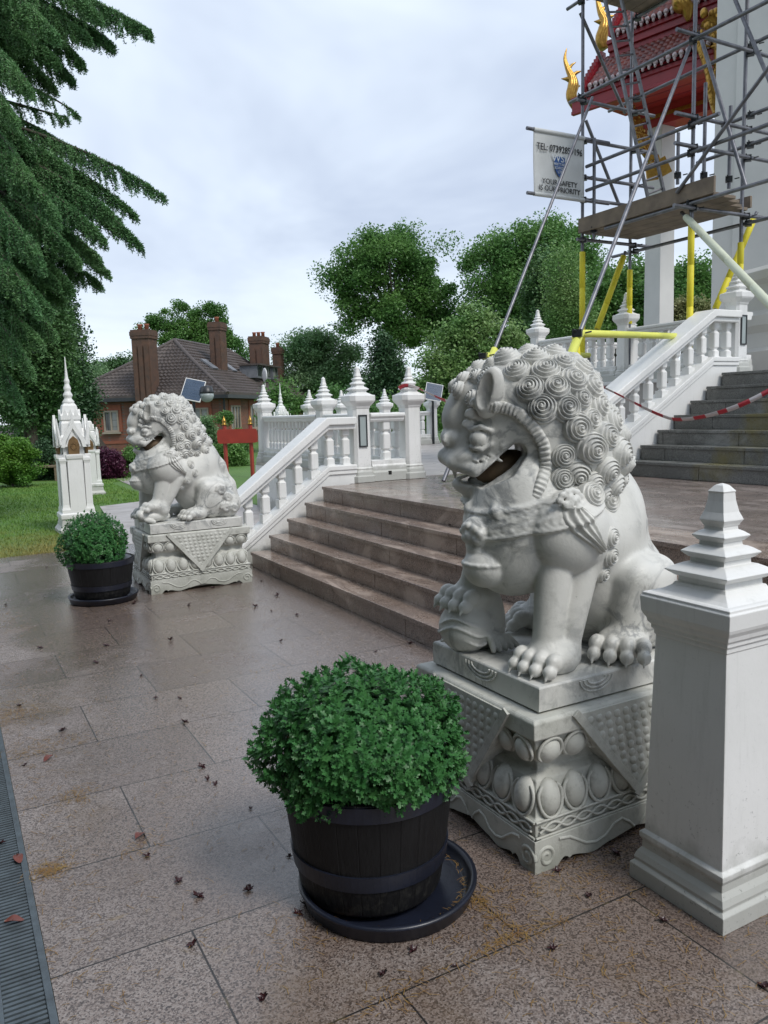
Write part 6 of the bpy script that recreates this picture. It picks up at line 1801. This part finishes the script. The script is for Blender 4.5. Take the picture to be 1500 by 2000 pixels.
tree('evergreen_tree', 'dark evergreen right of the porch column', 'tree', 42,
     [(1340, 560, 34, 52), (1365, 600, 40, 50), (1325, 610, 34, 50), (1355, 540, 20, 32), (1300, 600, 40, 60)],
     [(1340, 790), (1340, 690), (1340, 580)], 'oak', .25, 300, 46, .48, 19, None, .45)
tree('variegated_shrub', 'cream and green shrub just right of the porch column', 'shrub', 22,
     [(1345, 610, 36, 20), (1325, 615, 24, 24), (1370, 612, 26, 22)], [(1345, 800), (1345, 640), (1345, 615)], 'pale_shrub', .12, 130, 34, .15, 20, None, .4, limbs=8, trunk_r=.04)
tree('pollard_tree', 'knotty pollarded tree with bare twisting limbs behind the house', 'tree', 74,
     [(300, 632, 13, 9), (322, 612, 13, 10), (352, 600, 15, 9), (385, 606, 15, 11), (415, 606, 14, 9), (434, 622, 14, 12), (335, 640, 15, 11), (365, 632, 17, 10), (398, 640, 15, 11), (442, 655, 17, 12), (470, 690, 16, 14), (285, 640, 6, 5), (345, 668, 26, 10), (410, 672, 26, 15), (460, 668, 13, 11), (320, 660, 13, 10), (380, 655, 22, 10), (375, 620, 12, 8), (430, 640, 13, 8)],
     [(385, 800), (385, 720), (383, 690)], 'oak', .30, 330, 44, .42, 21, None, .2, limbs=54, trunk_r=.55)
tree('yew_tree', 'dark feathery yew behind the left end of the house roof', 'tree', 64,
     [(240, 725, 36, 26), (210, 735, 34, 24), (255, 705, 24, 24), (180, 740, 26, 24), (225, 745, 50, 26)], [(225, 830), (225, 770), (228, 730)], 'fir', .28, 240, 46, .55, 22, None, .4)
tree('conifer_tree', 'tall dark cypress behind the spired shrine', 'tree', 34,
     [(120, 640, 24, 50), (125, 700, 36, 60), (115, 760, 50, 60), (130, 820, 50, 60), (112, 590, 12, 26), (150, 760, 20, 46), (90, 820, 50, 70)],
     [(118, 880), (118, 760), (114, 600)], 'dark', .20, 420, 52, .36, 23, None, .4, squash=1.2)
tree('conifer_tree', 'soft green conifer filling the left edge above the round bush', 'tree', 27,
     [(40, 560, 60, 70), (60, 650, 66, 70), (20, 700, 70, 80), (75, 730, 56, 66), (40, 790, 66, 50), (95, 650, 30, 50), (10, 620, 60, 80)],
     [(60, 900), (58, 760), (50, 600)], 'fir', .17, 620, 56, .30, 24, None, .4, squash=1.1, trunk_r=.22)
tree('low_tree', 'light green tree in the gap between cypress and yew', 'tree', 52,
     [(175, 745, 26, 20), (190, 760, 34, 20), (165, 765, 30, 26)], [(178, 830), (178, 790), (178, 755)], 'mid', .26, 130, 40, .5, 25, None, .4)
# shrubs
tree('round_bush', 'rounded yellow green bush at the left edge of the lawn', 'bush', 20.5,
     [(28, 905, 44, 40), (5, 900, 50, 46), (48, 915, 26, 32), (20, 880, 34, 22)], [(25, 955), (25, 930), (25, 905)], 'bush', .085, 420, 44, .10, 30, None, .62, limbs=8, trunk_r=.03)
tree('purple_bush', 'deep purple leaved bush in front of the brick house', 'bush', 22.5,
     [(205, 910, 30, 26), (190, 915, 20, 24), (222, 912, 20, 24)], [(205, 945), (205, 925), (205, 912)], 'purple', .085, 260, 40, .11, 31, None, .5, limbs=8, trunk_r=.03)
tree('green_shrub', 'bright green shrub between the purple bush and the farther lion', 'bush', 23,
     [(262, 895, 24, 16), (255, 918, 24, 20), (285, 900, 20, 20), (272, 930, 26, 14)], [(265, 945), (265, 925), (265, 905)], 'shrub', .085, 240, 40, .11, 32, None, .5, limbs=8, trunk_r=.03)
tree('green_shrub', 'broad dark shrub between the round bush and the spired shrine', 'bush', 23,
     [(92, 895, 22, 36), (80, 920, 20, 24), (105, 920, 20, 26)], [(92, 950), (92, 930), (92, 905)], 'dark', .09, 200, 40, .12, 33, None, .5, limbs=8, trunk_r=.03)
tree('climbing_plant', 'leafy creeper climbing the house wall above the farther lion', 'climber', 42,
     [(403, 835, 11, 20), (410, 868, 14, 24), (400, 890, 16, 18), (420, 895, 14, 22)], [(408, 930), (408, 890), (408, 840)], 'mid', .15, 200, 36, .18, 34, None, .3, limbs=8, trunk_r=.04)
tree('green_shrub', 'yellow green shrub under the red notice board', 'bush', 27,
     [(420, 895, 22, 20), (455, 890, 22, 30), (470, 905, 16, 20), (430, 915, 26, 14)], [(440, 935), (440, 915), (440, 895)], 'shrub', .11, 240, 38, .14, 35, None, .4, limbs=8, trunk_r=.04)
tree('climbing_plant', 'creeper on the house wall just left of the red notice board', 'climber', 40,
     [(462, 862, 14, 20), (470, 890, 14, 24), (440, 815, 12, 8)], [(464, 930), (464, 890), (464, 870)], 'oak2', .15, 140, 36, .18, 36, None, .3, limbs=6, trunk_r=.04)
tree('low_hedge', 'dark shrubs filling the space under the trees behind the far balustrade', 'hedge', 40,
     [(850, 800, 60, 40), (700, 815, 60, 24), (780, 820, 60, 28), (640, 800, 50, 34), (560, 800, 50, 30), (920, 800, 70, 50), (1000, 780, 80, 50), (1090, 770, 80, 50)], [(800, 850), (800, 820), (800, 800)], 'oak', .24, 420, 40, .45, 37, None, .4, limbs=10, trunk_r=.1)

# ------------------------------------------------------------------ the cedar at the left edge
def cedar():
    r = np.random.default_rng(41); D0 = 13.5
    base = atd(-150, 1000, D0); base = np.array([base[0], base[1], -.02])
    root = thing('cedar_tree', 'big drooping cedar whose dark needled boughs hang in from the left edge', 'tree', tuple(base))
    top = atd(-170, -700, D0)
    trunk = MB().tube([base - ZD*.2, base + (top-base)*.3, base+(top-base)*.7, top], [.45, .36, .25, .08], 12)
    def on_trunk(y): return atd(-150, y, D0)
    br = []
    def bough(y0, mid, tip, D1, dens=1., hang=1.):
        p0 = on_trunk(y0); p3 = atd(*tip, D1); p1 = atd(*mid, (D0+D1)/2)
        br.append((p0, p1, p3, dens, hang))
    for a in (((-120), (120, -30), (288, 20), 12.2, 1., 1.), (-90, (80, -10), (218, 55), 12.6, 1., 1.), (-60, (60, 20), (160, 95), 12.8, 1., 1.), (-20, (50, 60), (140, 130), 13.2, 1., 1.),
              (20, (40, 90), (102, 150), 13.6, 1., 1.), (90, (60, 160), (153, 208), 14.2, .45, .6), (150, (50, 215), (130, 214), 14.4, .35, .6), (170, (70, 230), (155, 290), 13.8, .9, .8),
              (200, (130, 265), (318, 345), 12.4, .9, .9), (210, (110, 290), (262, 385), 12.6, 1., .9), (250, (110, 320), (272, 440), 12.2, 1.3, 1.), (270, (80, 340), (200, 430), 11.8, 1.2, 1.),
              (330, (70, 410), (207, 500), 12.6, 1., .9), (380, (60, 470), (192, 525), 12.9, 1., .9), (300, (40, 380), (150, 470), 11.6, 1.2, 1.), (420, (30, 500), (120, 560), 12.8, 1., .9),
              (120, (-10, 240), (70, 330), 11.4, 1.3, 1.1), (180, (10, 280), (110, 380), 11.2, 1.3, 1.1), (260, (-10, 380), (80, 470), 11.0, 1.3, 1.1), (360, (-20, 450), (70, 560), 11.0, 1.3, 1.1),
              (440, (0, 540), (105, 620), 12.0, 1.1, 1.), (-160, (0, -40), (110, 30), 11.6, 1.2, 1.), (-30, (-30, 60), (60, 140), 11.4, 1.2, 1.), (40, (-40, 130), (30, 200), 11.6, 1.1, 1.),
              (-220, (60, -90), (190, -10), 12.0, 1.1, 1.), (500, (-20, 590), (60, 690), 11.6, 1.1, 1.), (540, (-40, 640), (40, 760), 12.0, 1., 1.), (220, (30, 270), (170, 330), 12.9, 1.2, 1.), (280, (60, 330), (230, 400), 13.2, 1.2, 1.),
              (-60, (-30, 20), (60, 60), 12.5, 1.2, 1.), (100, (-40, 180), (60, 270), 12.5, 1.2, 1.), (320, (-30, 430), (110, 520), 12.3, 1.2, 1.), (240, (60, 300), (215, 380), 12.0, 1.2, 1.1), (300, (40, 370), (190, 470), 12.2, 1.2, 1.1), (190, (20, 250), (130, 300), 12.4, 1.2, 1.), (350, (10, 440), (140, 530), 12.4, 1.2, 1.1), (-100, (40, -20), (170, 40), 12.3, 1.2, 1.), (-50, (0, 30), (110, 90), 12.6, 1.2, 1.), (400, (-20, 480), (95, 570), 11.8, 1.2, 1.1), (480, (-30, 560), (80, 640), 11.9, 1.2, 1.)):
        bough(*a)
    wood = MB(); NV = []; NF = []; nb = 0
    for p0, p1, p3, dens, hang in br:
        L = np.linalg.norm(p3-p0); ts = np.linspace(0, 1, 16)
        path = [(1-t)**2*p0 + 2*t*(1-t)*p1 + t*t*p3 - ZD*.10*t**3*L*.6 for t in ts]
        wood.tube(path, [.050*(1-t)**1.1 + .007 for t in ts], 6)
        path = np.array(path); side = np.cross(p3-p0, ZD); side /= np.linalg.norm(side); fw = (p3-p0)/L
        hang = hang*1.3; m = int(165*dens*min(1.3, L/2.6))
        for k in range(m):
            t = .10 + .90*r.uniform(0, 1)**.8; f = t*15; i = min(14, int(f)); s0 = path[i] + (path[i+1]-path[i])*(f-i)
            sg = r.choice([-1, 1]); ln = (.20 + .50*(1-t)**.5*r.uniform(.3, 1))*hang*r.uniform(.6, 1.25)*(1-.5*t**4)*1.12
            d = fw*r.uniform(.3, 1.1) + side*sg*r.uniform(.05, .9)*(1.1-t) + ZD*r.uniform(-.2, .25); d /= np.linalg.norm(d)
            n_ = 9; tw = [s0]
            for j in range(n_):
                d2 = d*(1-.8*j/n_) - ZD*(.35 + 2.6*j/n_); d2 /= np.linalg.norm(d2); tw.append(tw[-1] + d2*ln/n_)
            tw = np.array(tw)
            wood.tube(tw[::3], [.006, .004, .003, .002], 4, caps=False)
            # short shoots with whorls of needles
            q = np.linspace(0, 1, int(ln/.022)+4); idx = q*(n_); ii = np.minimum(n_-1, idx.astype(int)); pts = tw[ii] + (tw[ii+1]-tw[ii])*(idx-ii)[:, None]
            for _ in range(4):
                w_ = r.normal(size=(len(pts), 3)); w_[:, 2] -= .25; w_ /= np.linalg.norm(w_, axis=1)[:, None]
                ln_ = r.uniform(.028, .062, len(pts))[:, None]; c_ = np.cross(w_, r.normal(size=(len(pts), 3))); c_ /= np.linalg.norm(c_, axis=1)[:, None]
                b_ = pts + r.normal(size=(len(pts), 3))*.006
                tri = np.stack([b_ - c_*.006, b_ + w_*ln_*.55 + c_*.0085, b_ + w_*ln_, b_ + w_*ln_*.5 - c_*.0075], 1)
                NV.append(tri.reshape(-1, 3)); NF.append(np.arange(len(pts)*4).reshape(-1, 4) + nb); nb += len(pts)*4
    V = np.concatenate(NV) - base; F = np.concatenate(NF)
    part('needles', mesh_fast('needles', V, F), M['cedar'], root)
    part('boughs', wood, M['bark'], root)
    part('trunk', trunk, M['bark'], root)
M['cedar'] = leafmat('cedar_needles', (0.089, 0.225, 0.085), (0.158, 0.316, 0.120), (0.043, 0.106, 0.048), .5, .8, .15)
cedar()

# ------------------------------------------------------------------ litter on the paving
M['petal'] = simple('dark_maroon_petals', (.050, .012, .014), (.022, .008, .010), 40, .35)
M['leafbrown'] = simple('reddish_fallen_leaf', (.17, .045, .03), (.11, .03, .02), 30, .4)
def blossom():
    mb = MB(); r = random.Random(5)
    for k in range(6):
        a = k*1.047 + r.uniform(-.3, .3); L = r.uniform(.018, .030); lift = r.uniform(.004, .022); V = []; F = []
        for i in range(5):
            for j in range(4):
                t = i/4; s_ = (j/3-.5)*2; wd = .009*math.sin(math.pi*min(1, t*.85+.12))
                x_ = L*t; y_ = s_*wd; z_ = .003 + lift*t*t + .004*abs(s_) - .006*t**4
                V.append((x_*math.cos(a)-y_*math.sin(a), x_*math.sin(a)+y_*math.cos(a), z_))
        for i in range(4):
            for j in range(3): F.append((i*4+j, i*4+j+1, (i+1)*4+j+1, (i+1)*4+j))
        mb.add(V, F, True)
    mb.ell((0, 0, .007), (.008, .007, .006), 8, 6)
    return mesh_of('fallen_blossom', mb.v, mb.f, mb.sm)
bl_me = blossom(); bl_me.materials.append(M['petal'])
q4 = lambda x, y: (x/2.173, 1080+y/2.173); q5 = lambda x, y: (400+x/1.3636, 1650+y/1.3636); q6 = lambda x, y: (400+x/3, 930+y/3)
spots = [q4(*p) for p in ((198, 62), (25, 222), (465, 290), (170, 405), (450, 395), (408, 467), (600, 523), (660, 618), (762, 618), (724, 372), (570, 217), (803, 220), (1083, 228), (80, 650), (265, 757), (783, 720), (105, 903), (858, 910), (882, 962), (915, 982), (1065, 1088), (1055, 1435), (840, 1460), (75, 1310), (5, 1235), (620, 1290), (815, 1670), (757, 1395), (908, 148), (1110, 120), (800, 225))]
spots += [q5(*p) for p in ((115, 120), (225, 33), (155, 412), (475, 350), (555, 285), (665, 325), (1020, 138), (1220, 205), (925, 280), (1488, 380), (1095, 25), (937, 72), (250, 185), (265, 160))]
spots += [q6(*p) for p in ((445, 970), (1000, 1030), (1205, 985), (540, 815), (390, 793), (295, 762), (425, 703), (1030, 860), (45, 655))]
for i, (x, y) in enumerate(spots):
    p = onz(x, y, 0)
    o = solo('fallen_blossom', bl_me, None, 'dark maroon fallen blossom lying on the wet granite paving', 'blossom', (p[0], p[1], .0005), 'fallen blossoms')
    o.rotation_euler = (random.uniform(-.25, .25), random.uniform(-.25, .25), random.uniform(0, 6.28)); k = random.uniform(.50, .95)*(1.15 if p[1] > 3.5 else .9); o.scale = (k, k*random.uniform(.7, 1.1), k*random.uniform(.8, 1.3))
p = onz(880, 1027, 4*R1); o = solo('fallen_blossom', bl_me, None, 'single dark blossom lying on the fourth brown step', 'blossom', (p[0], p[1], 4*R1+.0005)); 
lm = MB(); V = []; F = []
for i in range(9):
    t = i/8; wd = .022*math.sin(math.pi*min(1, t*.9+.06))
    for s_ in (-1, -.3, .3, 1): V.append((.075*t-.037, s_*wd, .003 + .010*abs(s_)*t + .012*math.sin(t*3)**2))
for i in range(8):
    for j in range(3): F.append((i*4+j, i*4+j+1, (i+1)*4+j+1, (i+1)*4+j))
lf_me = mesh_of('fallen_leaf', V, F, [True]*len(F)); lf_me.materials.append(M['leafbrown'])
for (x, y), lb in ((q4(205, 877), 'curled reddish brown leaf on the paving near the drain grate'), (q4(595, 1205), 'small reddish brown leaf lying by a paving joint'), (q5(390, 230), 'orange brown leaf on the paving in front of the nearest saucer'), (q4(62, 1575), 'reddish leaf fallen on the steel drain grate'), (q4(78, 1310), 'long brown leaf on the rim of the drain grate')):
    p = onz(x, y, 0); o = solo('fallen_leaf', lf_me, None, lb, 'leaf', (p[0], p[1], .006 if p[0] < .15 else .0005)); o.rotation_euler = (0, 0, random.uniform(0, 6.28)); o.scale = (.8, .8, .9)
def needles():
    r = np.random.default_rng(3); P = []
    def cl(x, y, n, sx, sy, D=None):
        c_ = onz(x, y, 0); P.append(np.stack([r.normal(c_[0], sx, n), r.normal(c_[1], sy, n)], 1))
    for (x, y, n, sx, sy) in ((*q4(215, 1350), 150, .035, .03), (*q4(30, 690), 260, .10, .10), (*q4(10, 300), 260, .10, .35), (*q4(330, 1030), 90, .06, .05), (*q4(170, 830), 120, .12, .06), (*q4(620, 1240), 40, .05, .05), (*q5(840, 245), 110, .10, .02), (*q5(760, 180), 70, .02, .10), (*q5(700, 150), 60, .06, .05), (*q5(530, 390), 60, .10, .03), (*q5(1000, 60), 160, .2, .12), (*q5(300, 230), 60, .10, .06)):
        cl(x, y, n, sx, sy)
    P.append(np.stack([r.uniform(.15, 2.6, 1500), r.uniform(1.1, 7.5, 1500)], 1))
    P.append(np.stack([r.uniform(1.2, 2.3, 420), r.uniform(1.2, 2.1, 420)], 1)); P.append(np.stack([r.uniform(.145, .36, 300), r.uniform(1.6, 6.0, 300)], 1))
    P = np.concatenate(P); n = len(P); z = np.full(n, .0022)
    th = r.uniform(0, 2*np.pi, 170); rr = r.uniform(.252, .280, 170)                       # litter lying in the near saucer
    S_ = np.stack([1.225+rr*np.cos(th), 2.275+rr*np.sin(th)], 1); P = np.concatenate([P, S_]); z = np.concatenate([z, np.full(170, .022)]); n = len(P)
    a = r.uniform(0, 6.28, n); ln = r.uniform(.018, .045, n); d = np.stack([np.cos(a), np.sin(a), np.zeros(n)], 1); s_ = np.stack([-np.sin(a), np.cos(a), np.zeros(n)], 1)
    c_ = np.stack([P[:, 0], P[:, 1], z + r.uniform(0, .003, n)], 1); w_ = .0009
    m_ = c_ + s_*(ln*r.uniform(-.12, .12, n))[:, None] + np.array([0, 0, .002])
    e0 = c_ - d*ln[:, None]/2; e1 = c_ + d*ln[:, None]/2
    V = np.stack([e0-s_*w_, m_-s_*w_, e1-s_*w_, e1+s_*w_, m_+s_*w_, e0+s_*w_], 1).reshape(-1, 3); b = np.arange(n)[:, None]*6
    F = np.concatenate([b + np.array([[0, 1, 4, 5]]), b + np.array([[1, 2, 3, 4]])])
    solo('pine_needles', mesh_fast('pine_needles', V, F), simple('straw_needles', (.30, .19, .05), (.20, .10, .03), 30, .6), kind='stuff')
needles()

# cedars added out of view, left of the viewer, to shade what faces them
def shade_tree(label, x, y, h_, rx, seed):
    base = np.array([x, y, -.02]); root = thing('cedar_tree', label, 'tree', tuple(base))
    bl = []
    for k in range(20):
        t = (k+.5)/20; a = k*2.4; q = rx*(1-.6*t)*.55
        bl.append((x+q*math.cos(a), y+q*math.sin(a), 1.0+(h_-1.0)*t, rx*(1-.5*t)*.75, rx*(1-.5*t)*.75, h_*.08))
    C, P = clumps(bl, 900, 9, .42, .3, seed, .7); V, F = quads(P, .62, .35, .7, seed)
    part('crown', mesh_fast('crown', V - base, F), M['dark'], root)
    part('trunk', MB().tube([base - ZD*.1, base + ZD*h_*.4, base + ZD*h_*.95], [.42, .3, .06], 10), M['bark'], root)
shade_tree('tall unseen cedar added for shade left of the paved court beside the viewer', -5.0, .9, 13, 3.3, 51)
shade_tree('second tall unseen cedar added for shade left of the paved court by the drain', -5.2, 5.6, 14, 3.5, 52)
shade_tree('third unseen cedar added for shade behind the left shoulder of the viewer', -5.2, -4.5, 13, 3.5, 53)
